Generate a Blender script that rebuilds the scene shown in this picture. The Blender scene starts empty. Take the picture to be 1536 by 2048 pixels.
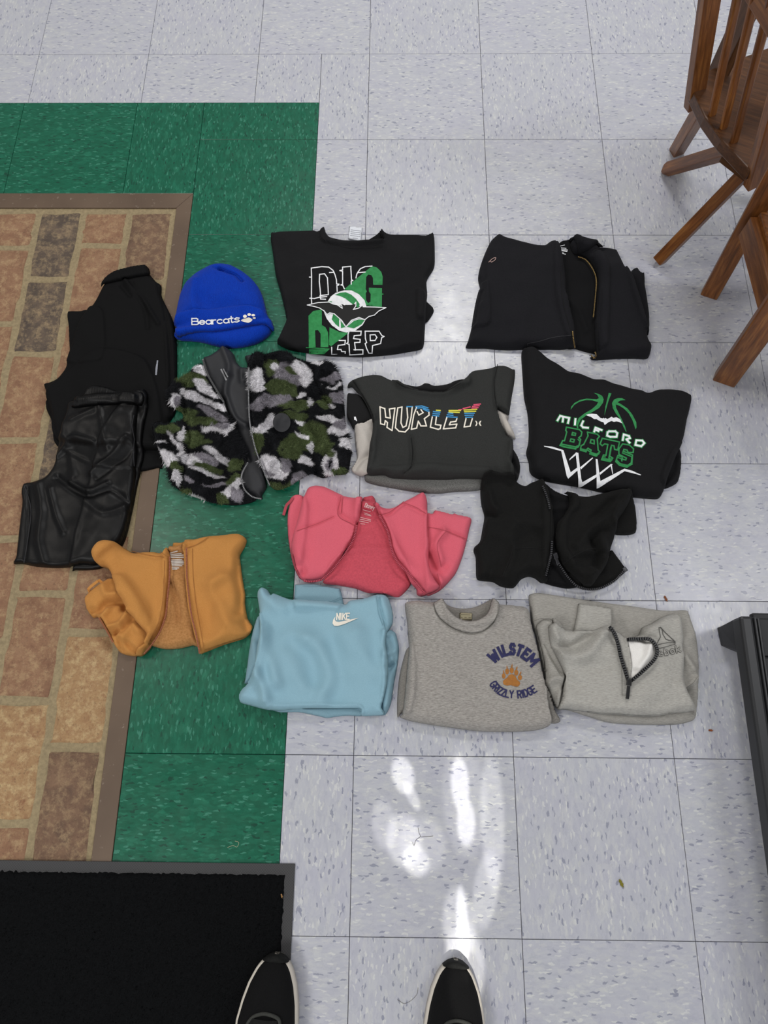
import bpy, math, random
import numpy as np
from mathutils import Vector, Matrix
from mathutils.geometry import delaunay_2d_cdt

random.seed(4); rng = np.random.default_rng(7)
SC = bpy.context.scene; COL = SC.collection; D = bpy.data

# ------------------------------------------------------------------ camera
FPX = 1449.5
CAM = np.array([0.07271, 0.28353, 1.46003])
RX, RY, RZ = 0.338977, 0.010026, 0.009811
def _rot(rx, ry, rz):
    cx, sx, cy, sy, cz, sz = math.cos(rx), math.sin(rx), math.cos(ry), math.sin(ry), math.cos(rz), math.sin(rz)
    return (np.array([[cz, -sz, 0], [sz, cz, 0], [0, 0, 1]]) @ np.array([[cy, 0, sy], [0, 1, 0], [-sy, 0, cy]])
            @ np.array([[1, 0, 0], [0, cx, -sx], [0, sx, cx]]))
ROT = _rot(RX, RY, RZ)
cd = D.cameras.new('camera'); cam = D.objects.new('camera', cd); COL.objects.link(cam)
cam.location = CAM; cam.rotation_mode = 'XYZ'; cam.rotation_euler = (RX, RY, RZ)
cd.sensor_fit = 'VERTICAL'; cd.sensor_height = 24.0; cd.lens = 24.0 * FPX / 2048; cd.clip_start = 0.02
SC.camera = cam

# ------------------------------------------------------------------ light
w = D.worlds.new('world'); SC.world = w; w.use_nodes = True
bg = w.node_tree.nodes['Background']; bg.inputs[0].default_value = (0.98, 0.98, 1.0, 1); bg.inputs[1].default_value = 0.30
def area(name, loc, target, sx, sy, watts, col=(1, 1, 1)):
    l = D.lights.new(name, 'AREA'); l.shape = 'RECTANGLE'; l.size = sx; l.size_y = sy; l.energy = watts; l.color = col
    o = D.objects.new(name, l); COL.objects.link(o); o.location = loc
    o.rotation_euler = (Vector(target) - Vector(loc)).to_track_quat('-Z', 'Y').to_euler()
    return o
area('ceiling_lamp', (0.43, 3.1, 2.75), (0.4, 3.0, 0), 1.25, 0.40, 50, (1, 0.985, 0.96))
area('ceiling_lamp', (-1.9, 1.4, 2.75), (-1.8, 1.4, 0), 0.65, 1.25, 20, (1, 0.94, 0.86))
area('ceiling_lamp', (2.3, 1.1, 2.75), (2.2, 1.1, 0), 0.40, 1.25, 26, (0.98, 0.98, 1))
area('ceiling_lamp', (-1.5, -1.3, 2.75), (-1.2, -1.0, 0), 1.25, 0.40, 42, (1, 0.985, 0.96))  # unseen extra lamp, added to brighten the near end of the floor
area('window_light', (0.4, -3.2, 1.7), (0.2, 0.6, 0), 1.8, 1.6, 30, (0.96, 0.98, 1))
def sunpatch(px, py, ax, ay, turn, watts, blend=0.6):
    """narrow shaft of sun let through the glazed door behind: a spot aimed at the floor, cone stretched to an ellipse"""
    t = Vector(U(px, py, 0)); src = Vector((0.25, -1.15, 2.62)); v = t - src; d = v.length
    l = D.lights.new('sun_shaft', 'SPOT'); l.energy = watts * 24; l.spot_blend = blend; l.shadow_soft_size = 0.004; l.color = (1, 0.96, 0.88)
    l.spot_size = 2 * math.atan(max(ax, ay) / d)
    o = D.objects.new('sun_shaft', l); COL.objects.link(o); o.location = src
    q = v.to_track_quat('-Z', 'Y') @ Matrix.Rotation(math.radians(turn), 3, 'Z').to_quaternion()
    o.rotation_mode = 'QUATERNION'; o.rotation_quaternion = q
    m = max(ax, ay); o.scale = (ax / m, ay / m, 1)
def U(px, py, z=0.0):
    d = ROT @ np.array([(px - 768) / FPX, -(py - 1024) / FPX, -1.0]); t = (z - CAM[2]) / d[2]
    return CAM + d * t
def PROJ(P):
    d = (np.asarray(P) - CAM) @ ROT
    return np.stack([768 + FPX * d[:, 0] / -d[:, 2], 1024 - FPX * d[:, 1] / -d[:, 2]], 1)
for a in [(806, 1550, .024, .036, 12, 16), (824, 1592, .011, .030, 25, 10), (920, 1568, .020, .050, 0, 18), (932, 1645, .020, .042, -3, 16), (930, 1600, .048, .100, 0, 4), (808, 1680, .038, .048, 0, 9),
          (832, 1722, .026, .030, 40, 10), (845, 1690, .050, .050, 0, 4), (768, 1650, .026, .045, 0, 5), (985, 1640, .026, .120, 0, 7), (925, 1850, .012, .066, 0, 14), (918, 1850, .034, .062, 0, 7), (930, 1930, .040, .070, 0, 8), (972, 1780, .026, .070, -12, 6)]:
    sunpatch(*a)
SC.view_settings.view_transform = 'Standard'; SC.view_settings.look = 'None'
SC.view_settings.exposure = -0.05; SC.view_settings.gamma = 1.0; SC.view_settings.use_curve_mapping = False

# ------------------------------------------------------------------ helpers
def lin(c):
    if isinstance(c, str): c = tuple(int(c[i:i + 2], 16) for i in (1, 3, 5))
    return tuple((x / 255 / 12.92 if x / 255 <= .04045 else ((x / 255 + .055) / 1.055) ** 2.4) for x in c) + (1.0,)
class N:
    """small node-graph helper"""
    def __init__(s, name):
        s.m = D.materials.new(name); s.m.use_nodes = True; s.t = s.m.node_tree; s.t.nodes.clear()
        s.out = s.t.nodes.new('ShaderNodeOutputMaterial'); s.b = s.t.nodes.new('ShaderNodeBsdfPrincipled')
        s.t.links.new(s.b.outputs[0], s.out.inputs[0])
    def n(s, typ, **kw):
        x = s.t.nodes.new('ShaderNode' + typ)
        for k, v in kw.items():
            if k[0] == 'i' and k[1:].isdigit(): s.set(x, int(k[1:]), v)
            elif k in x.inputs.keys() and not hasattr(x, k): s.set(x, k, v)
            else: setattr(x, k, v)
        return x
    def set(s, node, key, v):
        i = node.inputs[key]
        if isinstance(v, bpy.types.NodeSocket): s.t.links.new(v, i)
        else: i.default_value = v
    def p(s, key, v): s.set(s.b, key, v); return s
    def coord(s, scale=(1, 1, 1), rot=0, rnd=False):
        tc = s.n('TexCoord'); v = tc.outputs['Object']
        if rnd:
            oi = s.n('ObjectInfo'); c = s.n('CombineXYZ')
            m1 = s.n('Math', operation='MULTIPLY', i0=oi.outputs['Random'], i1=37.0); m2 = s.n('Math', operation='MULTIPLY', i0=oi.outputs['Random'], i1=91.0)
            s.set(c, 0, m1.outputs[0]); s.set(c, 1, m2.outputs[0])
            v = s.n('VectorMath', operation='ADD', i0=v, i1=c.outputs[0]).outputs[0]
        mp = s.n('Mapping'); s.set(mp, 'Vector', v); mp.inputs['Scale'].default_value = scale; mp.inputs['Rotation'].default_value = (0, 0, rot)
        return mp.outputs[0]
    def noise(s, vec, scale, detail=3, rough=.5, dist=0):
        x = s.n('TexNoise'); s.set(x, 'Vector', vec); x.inputs['Scale'].default_value = scale; x.inputs['Detail'].default_value = detail
        x.inputs['Roughness'].default_value = rough; x.inputs['Distortion'].default_value = dist
        return x.outputs['Fac']
    def ramp(s, fac, stops, interp='LINEAR'):
        r = s.n('ValToRGB'); s.set(r, 0, fac); r.color_ramp.interpolation = interp; e = r.color_ramp.elements
        while len(e) < len(stops): e.new(.5)
        for el, (p, c) in zip(e, stops):
            el.position = p; el.color = c if isinstance(c, tuple) and len(c) == 4 else (lin(c) if not isinstance(c, float) else (c, c, c, 1))
        return r.outputs[0]
    def mix(s, fac, a, b, mode='MIX'):
        x = s.n('Mix'); x.data_type = 'RGBA'; x.blend_type = mode
        s.set(x, 0, fac); s.set(x, 6, a); s.set(x, 7, b); return x.outputs[2]
    def bump(s, h, strength, dist=.001):
        x = s.n('Bump'); x.inputs['Strength'].default_value = strength; x.inputs['Distance'].default_value = dist
        s.set(x, 'Height', h); s.set(s.b, 'Normal', x.outputs[0]); return s

def fabric(name, c, c2=None, streak=(1, 1, 1), nscale=900, contrast=.5, rough=.92, sheen=.15, bump=.35, spec=.2):
    """knit cloth: two close tones mottled by fine (optionally streaked) noise, with weave relief"""
    s = N(name); c = lin(c); c2 = lin(c2) if c2 else tuple(x * .8 for x in c[:3]) + (1,)
    v = s.coord(streak); f = s.noise(v, nscale, 2, .6)
    s.p('Base Color', s.ramp(f, [(.5 - contrast * .35, c2), (.5 + contrast * .35, c)]))
    s.p('Roughness', rough); s.p('Specular IOR Level', spec); s.p('Sheen Weight', sheen); s.p('Sheen Roughness', .6)
    s.b.inputs['Sheen Tint'].default_value = tuple(min(1, x * 2 + .1) for x in c[:3]) + (1,)
    s.bump(s.noise(s.coord(), 1400, 2), bump, .0008); return s.m
def plain(name, c, rough=.6, metal=0, spec=.4, c2=None, nscale=300, bump=0):
    s = N(name); v = s.coord()
    if c2: s.p('Base Color', s.ramp(s.noise(v, nscale, 4), [(.35, c), (.65, c2)]))
    else: s.p('Base Color', lin(c))
    s.p('Roughness', rough); s.p('Metallic', metal); s.p('Specular IOR Level', spec)
    if bump: s.bump(s.noise(v, nscale * 2, 3), bump, .001)
    return s.m

def mesh(name, V, F, mat, parent=None, smooth=True, loc=None, cols=None):
    V = np.asarray(V, dtype=np.float32)
    me = D.meshes.new(name); off = np.zeros(3)
    if parent is not None: off = np.array(parent_world(parent))
    if loc is not None: off = off + np.asarray(loc)
    V = V - off.astype(np.float32)
    if isinstance(F, np.ndarray):
        k = F.shape[1]; me.vertices.add(len(V)); me.vertices.foreach_set('co', V.ravel())
        me.loops.add(F.size); me.loops.foreach_set('vertex_index', F.ravel().astype(np.int32))
        me.polygons.add(len(F)); me.polygons.foreach_set('loop_start', np.arange(0, F.size, k, dtype=np.int32))
        me.update(calc_edges=True); me.validate()
    else:
        me.from_pydata(V.tolist(), [], F)
    if smooth: me.shade_smooth()
    if cols is not None:
        a = me.color_attributes.new('col', 'FLOAT_COLOR', 'POINT'); a.data.foreach_set('color', np.asarray(cols, dtype=np.float32).ravel())
    me.materials.append(mat)
    o = D.objects.new(name, me); COL.objects.link(o)
    if parent is not None: o.parent = parent
    if loc is not None: o.location = loc
    return o
def parent_world(o):
    p = Vector(o.location)
    while o.parent: o = o.parent; p += Vector(o.location)
    return p
def empty(name, loc, label=None, cat=None, group=None, kind=None):
    o = D.objects.new(name, None); COL.objects.link(o); o.location = loc; o.empty_display_size = .05
    tag(o, label, cat, group, kind); return o
def tag(o, label=None, cat=None, group=None, kind=None):
    for k, v in (('label', label), ('category', cat), ('group', group), ('kind', kind)):
        if v: o[k] = v
    return o
class MB:
    def __init__(s): s.v = []; s.f = []
    def add(s, V, F):
        k = len(s.v); s.v.extend([tuple(map(float, x)) for x in V]); s.f.extend([tuple(i + k for i in f) for f in F]); return s
    def box(s, c, ax, ay, az):
        c, ax, ay, az = map(np.asarray, (c, ax, ay, az))
        V = [c + i * ax + j * ay + k * az for i in (-1, 1) for j in (-1, 1) for k in (-1, 1)]
        return s.add(V, [(0, 1, 3, 2), (4, 6, 7, 5), (0, 4, 5, 1), (2, 3, 7, 6), (0, 2, 6, 4), (1, 5, 7, 3)])
    def tube(s, P, r, n=8, cap=True):
        P = [np.asarray(p, float) for p in P]; R = r if isinstance(r, (list, tuple)) else [r] * len(P); rings = []
        for i, p in enumerate(P):
            t = P[min(i + 1, len(P) - 1)] - P[max(i - 1, 0)]; t = t / (np.linalg.norm(t) + 1e-9)
            a = np.cross(t, (0, 0, 1) if abs(t[2]) < .9 else (1, 0, 0)); a /= np.linalg.norm(a); b = np.cross(t, a)
            rings.append([p + R[i] * (math.cos(q) * a + math.sin(q) * b) for q in np.linspace(0, 2 * math.pi, n, endpoint=False)])
        V = [v for g in rings for v in g]; F = []
        for i in range(len(P) - 1):
            for j in range(n): F.append((i * n + j, i * n + (j + 1) % n, (i + 1) * n + (j + 1) % n, (i + 1) * n + j))
        if cap: F.append(tuple(range(n))[::-1]); F.append(tuple((len(P) - 1) * n + j for j in range(n)))
        return s.add(V, F)
    def build(s, name, mat, parent=None, smooth=False): return mesh(name, np.array(s.v), s.f, mat, parent, smooth)
def bevel(o, wd, seg=2):
    m = o.modifiers.new('bevel', 'BEVEL'); m.width = wd; m.segments = seg; m.limit_method = 'ANGLE'; m.angle_limit = .6; return o
def catmull(P, k=5, closed=True):
    P = np.asarray(P, float); n = len(P); out = []
    for i in range(n if closed else n - 1):
        g = (lambda j: P[j % n]) if closed else (lambda j: P[min(max(j, 0), n - 1)])
        a, b, c, d = g(i - 1), g(i), g(i + 1), g(i + 2)
        for t in np.arange(k) / k:
            # tension keeps corners from overshooting
            m1, m2 = .4 * (c - a), .4 * (d - b); t2, t3 = t * t, t * t * t
            out.append((2 * t3 - 3 * t2 + 1) * b + (t3 - 2 * t2 + t) * m1 + (-2 * t3 + 3 * t2) * c + (t3 - t2) * m2)
    if not closed: out.append(P[-1])
    return np.array(out)
def inside(P, x, y):
    c = np.zeros(np.shape(x), bool); x0, y0 = P[-1]
    for x1, y1 in P:
        if y0 != y1:
            c ^= ((y1 > y) != (y0 > y)) & (x < (x0 - x1) * (y - y1) / (y0 - y1) + x1)
        x0, y0 = x1, y1
    return c
def nearest(P, X, closed=True):
    """distance from points X to polyline P and the nearest point"""
    A = P if closed else P[:-1]; B = np.roll(P, -1, 0) if closed else P[1:]
    best = np.full(len(X), 1e9); pt = np.zeros((len(X), 2))
    for a, b in zip(A, B):
        d = b - a; L = (d * d).sum()
        if L < 1e-14: continue
        t = np.clip(((X - a) @ d) / L, 0, 1); q = a + t[:, None] * d; r = ((X - q) ** 2).sum(1); k = r < best
        best[k] = r[k]; pt[k] = q[k]
    return np.sqrt(best), pt

# ------------------------------------------------------------------ one height field for everything that lies on the floor
CELL = .0025; GX0, GX1, GY0, GY1 = -.80, .78, .26, 1.64
NX, NY = int((GX1 - GX0) / CELL) + 1, int((GY1 - GY0) / CELL) + 1
Z = np.zeros((NY, NX)); XS = GX0 + np.arange(NX) * CELL; YS = GY0 + np.arange(NY) * CELL
def blur(A, sig):
    r = int(3 * sig) + 1; k = np.exp(-.5 * (np.arange(-r, r + 1) / sig) ** 2); k /= k.sum()
    B = np.pad(A, r, mode='edge')
    B = sum(k[i] * B[i:i + A.shape[0], :] for i in range(2 * r + 1))
    return sum(k[i] * B[:, i:i + A.shape[1]] for i in range(2 * r + 1))
def hz(x, y, Z_=None):
    Z = globals()['Z'] if Z_ is None else Z_
    fx = np.clip((np.asarray(x) - GX0) / CELL, 0, NX - 1.001); fy = np.clip((np.asarray(y) - GY0) / CELL, 0, NY - 1.001)
    i = fx.astype(int); j = fy.astype(int); u = fx - i; v = fy - j
    return (Z[j, i] * (1 - u) * (1 - v) + Z[j, i + 1] * u * (1 - v) + Z[j + 1, i] * (1 - u) * v + Z[j + 1, i + 1] * u * v)
def fieldnoise(shape, sig, seed, ang=None):
    A = np.random.default_rng(seed).standard_normal(shape); A = blur(A, sig); return A / (A.std() + 1e-9)

class Garment:
    def __init__(s, name, label, cat, crop, at, group=None):
        s.x0, s.y0, s.k = crop
        p = s.px([at])[0]; q = U(p[0], p[1], .0)
        s.root = empty(name, (float(q[0]), float(q[1]), 0), label, cat, group); s.seed = abs(hash(label)) % 1000 if False else len(label) * 7 + len(name)
    def px(s, P): P = np.asarray(P, float); return np.stack([s.x0 + P[:, 0] * s.k, s.y0 + P[:, 1] * s.k], 1)
    def onz(s, P, Zf=None):
        """crop points -> world points on the cloth surface (ray against the height field)"""
        P = s.px(P); W = np.array([U(a, b, .02) for a, b in P])
        z = np.full(len(W), .02)
        for _ in range(9):
            z = .45 * z + .55 * hz(W[:, 0], W[:, 1], Zf); W = np.array([U(a, b, h) for (a, b), h in zip(P, z)])
        return W
    def zp(s):
        if getattr(s, 'zk', None) is None:
            A = np.maximum.reduce([Z, np.roll(Z, 1, 0), np.roll(Z, -1, 0)]); s.zk = np.maximum.reduce([A, np.roll(A, 1, 1), np.roll(A, -1, 1)])
        return s.zk
    def outline(s, P, T, base, smooth, r):
        P = np.asarray(P, float)
        Q = s.px(catmull(P, 5) if smooth else P)
        W = np.array([U(a, b, base)[:2] for a, b in Q])
        area2 = (W[:, 0] * np.roll(W[:, 1], -1) - np.roll(W[:, 0], -1) * W[:, 1]).sum(); sg = 1 if area2 > 0 else -1
        t = np.roll(W, -2, 0) - np.roll(W, 2, 0); n = sg * np.stack([t[:, 1], -t[:, 0]], 1); n /= np.linalg.norm(n, axis=1)[:, None] + 1e-9
        v = (W - CAM[:2]) / CAM[2]; nv = np.clip((n * v).sum(1), 0, 9)      # edges turned away from the lens show the shoulder of the fold
        return W - n * (np.sqrt((T * nv) ** 2 + r * r) - r)[:, None]
    def panel(s, name, P, mat, T=.02, r=None, dome=.004, wr=(), noise=.0012, nsig=9, base=None, soft=3.0, smooth=True, parent=None, color=None, label=None, lift=.001, edge=.0012, rib=None, wk=1.9):
        r = r or T; basez = base
        if basez is None:
            c = s.px(P); W = np.array([U(a, b, .01)[:2] for a, b in c]); basez = float(np.median(hz(W[:, 0], W[:, 1])))
        O = s.outline(P, T, basez, smooth, r)
        i0, i1 = int((O[:, 0].min() - GX0) / CELL) - 3, int((O[:, 0].max() - GX0) / CELL) + 4
        j0, j1 = int((O[:, 1].min() - GY0) / CELL) - 3, int((O[:, 1].max() - GY0) / CELL) + 4
        i0, j0 = max(i0, 0), max(j0, 0); i1, j1 = min(i1, NX), min(j1, NY)
        xs, ys = np.meshgrid(XS[i0:i1], YS[j0:j1]); sh = xs.shape
        cin = inside(O, xs[:-1, :-1] + CELL / 2, ys[:-1, :-1] + CELL / 2)
        cnt = np.zeros(sh, int); cnt[:-1, :-1] += cin; cnt[1:, :-1] += cin; cnt[:-1, 1:] += cin; cnt[1:, 1:] += cin
        used = cnt > 0; X = np.stack([xs[used], ys[used]], 1); bd = (cnt[used] < 4)
        d, q = nearest(O, X); ins = inside(O, X[:, 0], X[:, 1]); d = np.where(ins, d, 0.0)
        X = np.where(bd[:, None], q, X); d = np.where(bd, 0.0, d)
        Zs = Z[j0:j1, i0:i1]; Zd = s.zp()[j0:j1, i0:i1]; B = np.maximum(blur(Zd, soft), Zd)
        b = B[used] + lift
        u = np.clip(d / r, 0, 1); prof = np.sqrt(np.clip(1 - (1 - u) ** 2, 0, 1)); fade = np.clip(d / .012, 0, 1)
        h = T * prof
        du = np.clip(d / .08, 0, 1); h = h + dome * du * du * (3 - 2 * du)
        noise *= 1.5
        if noise: h = h + fade * noise * fieldnoise(sh, nsig, s.seed + len(name))[used] + fade * noise * .35 * fieldnoise(sh, nsig * .4, s.seed + 3)[used]
        for line, amp, wd in wr:
            L = s.px(catmull(line, 4, False) if len(line) > 2 else line); LW = np.array([U(a, c2, basez + T)[:2] for a, c2 in L])
            dd, _ = nearest(LW, X, False); h = h + np.clip(d / .006, 0, 1) * amp * wk * np.exp(-(dd / wd) ** 2)
        if rib:
            ang, pitch, amp = rib; h = h + fade * amp * np.cos((X[:, 0] * math.cos(ang) + X[:, 1] * math.sin(ang)) * 2 * math.pi / pitch)
        h = np.maximum(h, np.where(bd, edge, .001)); top = b + h
        idx = -np.ones(sh, int); idx[used] = np.arange(len(X)); jj, ii = np.nonzero(cin)
        Ft = np.stack([idx[jj, ii], idx[jj, ii + 1], idx[jj + 1, ii + 1], idx[jj + 1, ii]], 1)
        nt = len(X); bmap = np.where(bd, np.arange(nt), nt + np.cumsum(~bd) - 1); Fb = bmap[Ft][:, ::-1]
        Vt = np.c_[X, top]; Vb = np.c_[X, np.minimum(b, top - .0008)][~bd]
        Vt[bd, 2] = b[bd] + edge * .5
        Zn = Zs.copy(); zz = Zn[used]; zz[~bd] = np.maximum(zz[~bd], top[~bd]); Zn[used] = zz; Z[j0:j1, i0:i1] = Zn; s.zk = None
        V = np.r_[Vt, Vb]; cols = color(V) if color else None
        o = mesh(name, V, np.r_[Ft, Fb], mat, parent or s.root, True, cols=cols)
        if label: o['label'] = label
        s.last = dict(O=O, X=X[~bd], top=top[~bd], d=d[~bd]); return o
    # --- flat print, seams, tapes
    def stroke(s, mb, P, wd, closed=False, curve=False, off=.0006, Zf=None):
        """ribbon of width wd (crop units) along P laid on the cloth"""
        P = np.asarray(P, float)
        if curve: P = catmull(P, 4, closed)
        if closed: P = np.r_[P, P[:1]]
        for a, b in zip(P[:-1], P[1:]):
            t = b - a; L = np.hypot(*t)
            if L < 1e-6: continue
            t = t / L; n = np.array([-t[1], t[0]]) * wd / 2; a2, b2 = a - t * wd * .42, b + t * wd * .42
            k = max(1, int(np.ceil(np.hypot(*(b2 - a2)) * s.k / 3.0))); q = np.linspace(0, 1, k + 1)[:, None]; c = a2 + (b2 - a2) * q
            V = s.onz(np.r_[c - n, c + n], s.zp() if Zf is None else Zf); V[:, 2] += off
            mb.add(V, [(i, i + 1, k + 1 + i + 1, k + 1 + i) for i in range(k)])
    def fill(s, mb, P, holes=(), off=.0005, curve=False, step=3.2):
        loops = [np.asarray(L, float) for L in (P, *holes)]; loops[0] = catmull(loops[0], 4) if curve else loops[0]
        vs, es = [], []
        for L in loops:
            R = []
            for a, b in zip(L, np.roll(L, -1, 0)):
                k = max(1, int(np.hypot(*(b - a)) * s.k / step)); R += [a + (b - a) * i / k for i in range(k)]
            k = len(vs); es += [(k + i, k + (i + 1) % len(R)) for i in range(len(R))]; vs += R
        A = np.array(loops[0]); g = step * 1.2 / s.k; xs, ys = np.meshgrid(np.arange(A[:, 0].min() + g / 2, A[:, 0].max(), g), np.arange(A[:, 1].min() + g / 2, A[:, 1].max(), g))
        xs, ys = xs.ravel(), ys.ravel(); m = inside(A, xs, ys)
        for h in loops[1:]: m &= ~inside(h, xs, ys)
        if m.any():
            X = np.stack([xs[m], ys[m]], 1); dd = np.min([nearest(L, X)[0] for L in loops], 0); vs += list(X[dd > g * .4])
        r = delaunay_2d_cdt([Vector(v) for v in vs], es, [], 0, 1e-4); V2 = np.array([tuple(v) for v in r[0]]); F = []
        for f in r[2]:
            c = V2[list(f)].mean(0)
            if inside(loops[0], c[0], c[1]) and not any(inside(h, c[0], c[1]) for h in loops[1:]): F.append(tuple(f)[::-1])
        W = s.onz(V2, s.zp()); W[:, 2] += off; mb.add(W, F)
    def put(s, name, mb, mat, parent=None, label=None, smooth=True):
        o = mb.build(name, mat, parent or s.root, smooth)
        if label: o['label'] = label
        return o
    def seam(s, lines, mat, wd=5, name='seam'):
        for L in lines:
            mb = MB(); s.stroke(mb, L, wd, curve=len(L) > 2, off=.0004); s.put(name, mb, mat)
    def zipper(s, lines, tape, teeth, tw=14, pitch=.0032, tooth=.0016, pull=None, parent=None, h=.0012, off=.0008):
        if len(lines) > 1:
            for i, L in enumerate(lines): s.zipper([L], tape, teeth, tw, pitch, tooth, pull if i == len(lines) - 1 else None, parent, h, off)
            return
        mb = MB(); tb = MB(); ZD = Z
        for k_ in (1, 1, 1): ZD = np.maximum.reduce([ZD, np.roll(ZD, k_, 0), np.roll(ZD, -k_, 0)]); ZD = np.maximum.reduce([ZD, np.roll(ZD, k_, 1), np.roll(ZD, -k_, 1)])
        ZD = blur(ZD, 1.5)
        for L in lines:
            s.stroke(mb, L, tw, curve=True, off=off, Zf=ZD); W = s.onz(catmull(L, 8, False), ZD); seg = np.r_[0, np.cumsum(np.linalg.norm(np.diff(W, axis=0), axis=1))]
            for i, d in enumerate(np.arange(pitch / 2, seg[-1], pitch)):
                p = np.array([np.interp(d, seg, W[:, k]) for k in range(3)]); q = np.array([np.interp(min(d + .004, seg[-1]), seg, W[:, k]) for k in range(3)]); r0 = np.array([np.interp(max(d - .004, 0), seg, W[:, k]) for k in range(3)])
                t = q - r0; t[2] = 0; t /= np.linalg.norm(t) + 1e-9; n = np.array([-t[1], t[0], 0])
                tb.box(p + np.array([0, 0, off + h * .9]), n * tooth * 1.25, t * pitch * .28, np.array([0, 0, h]))
        z = s.put('zipper', mb, tape, parent); o = tb.build('zipper_teeth', teeth, z); o['kind'] = 'stuff'
        if pull is not None:
            (a, b), mt = pull; A, B = s.onz([a, b], ZD); t = B - A; L = np.linalg.norm(t); t /= L; n = np.cross(t, (0, 0, 1)); n /= np.linalg.norm(n); up = np.cross(n, t)
            if up[2] < 0: up = -up
            pb = MB(); pb.box(A + up * .004, t * .006, n * .0045, up * .003); pb.box((A + B) / 2 + up * .0045 + t * .004, t * L * .42, n * .0032, up * .0012); bevel(pb.build('zipper_pull', mt, z), .0008)
        return z
    def strap(s, name, P, wd, mat, z, th=.0012):
        """flat loop of tape standing a little off the cloth, along crop points P at heights z"""
        Q = s.px(P); W = np.array([U(a, b, h) for (a, b), h in zip(Q, z)]); mb = MB(); w2 = wd * s.k * .0009 / 2; V = []
        for i, p in enumerate(W):
            t = W[min(i + 1, len(W) - 1)] - W[max(i - 1, 0)]; n = np.cross(t, (0, 0, 1)); n /= np.linalg.norm(n); u = np.array([0, 0, th]); V += [p - n * w2, p + n * w2, p + n * w2 + u, p - n * w2 + u]
        k = len(W); F = [(4 * i + j, 4 * i + (j + 1) % 4, 4 * i + 4 + (j + 1) % 4, 4 * i + 4 + j) for i in range(k - 1) for j in range(4)] + [(3, 2, 1, 0), tuple(4 * k - 4 + j for j in range(4))]
        mb.add(V, F); return s.put(name, mb, mat, smooth=False)
    def word(s, mb, text, p0, p1, h, wd, sag=0, gap=.28, vert=None, widths=None, off=.0007, shear=0):
        """stroke lettering along a (curved) baseline in crop units"""
        p0, p1 = np.array(p0, float), np.array(p1, float); ws = [(widths or {}).get(c, GW.get(c, 1.0)) for c in text]
        tot = sum(ws) + gap * (len(text) - 1); d = p1 - p0; x = 0
        per = np.array([d[1], -d[0]]) / np.hypot(*d)
        def bl(u): return p0 + d * u + per * sag * 4 * u * (1 - u)
        for c, wc in zip(text, ws):
            if c != ' ':
                u0, u1 = x / tot, (x + wc) / tot; A, B = bl(u0), bl(u1); ex = B - A; up = np.array([ex[1], -ex[0]]); up = up / np.hypot(*up) * h if vert is None else np.array(vert, float) * h
                for L in GLYPH[c]:
                    s.stroke(mb, [A + ex * (a + shear * b) + up * b for a, b in L], wd, off=off)
            x += wc + gap
GW = {'I': .18, 'i': .15, ' ': .5, 'M': 1.25, 'W': 1.4, 't': .6, 'r': .65, 'l': .15}
def arc(cx, cy, rx, ry, a0, a1, n=9): return [(cx + rx * math.cos(math.radians(a)), cy + ry * math.sin(math.radians(a))) for a in np.linspace(a0, a1, n)]
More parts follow.
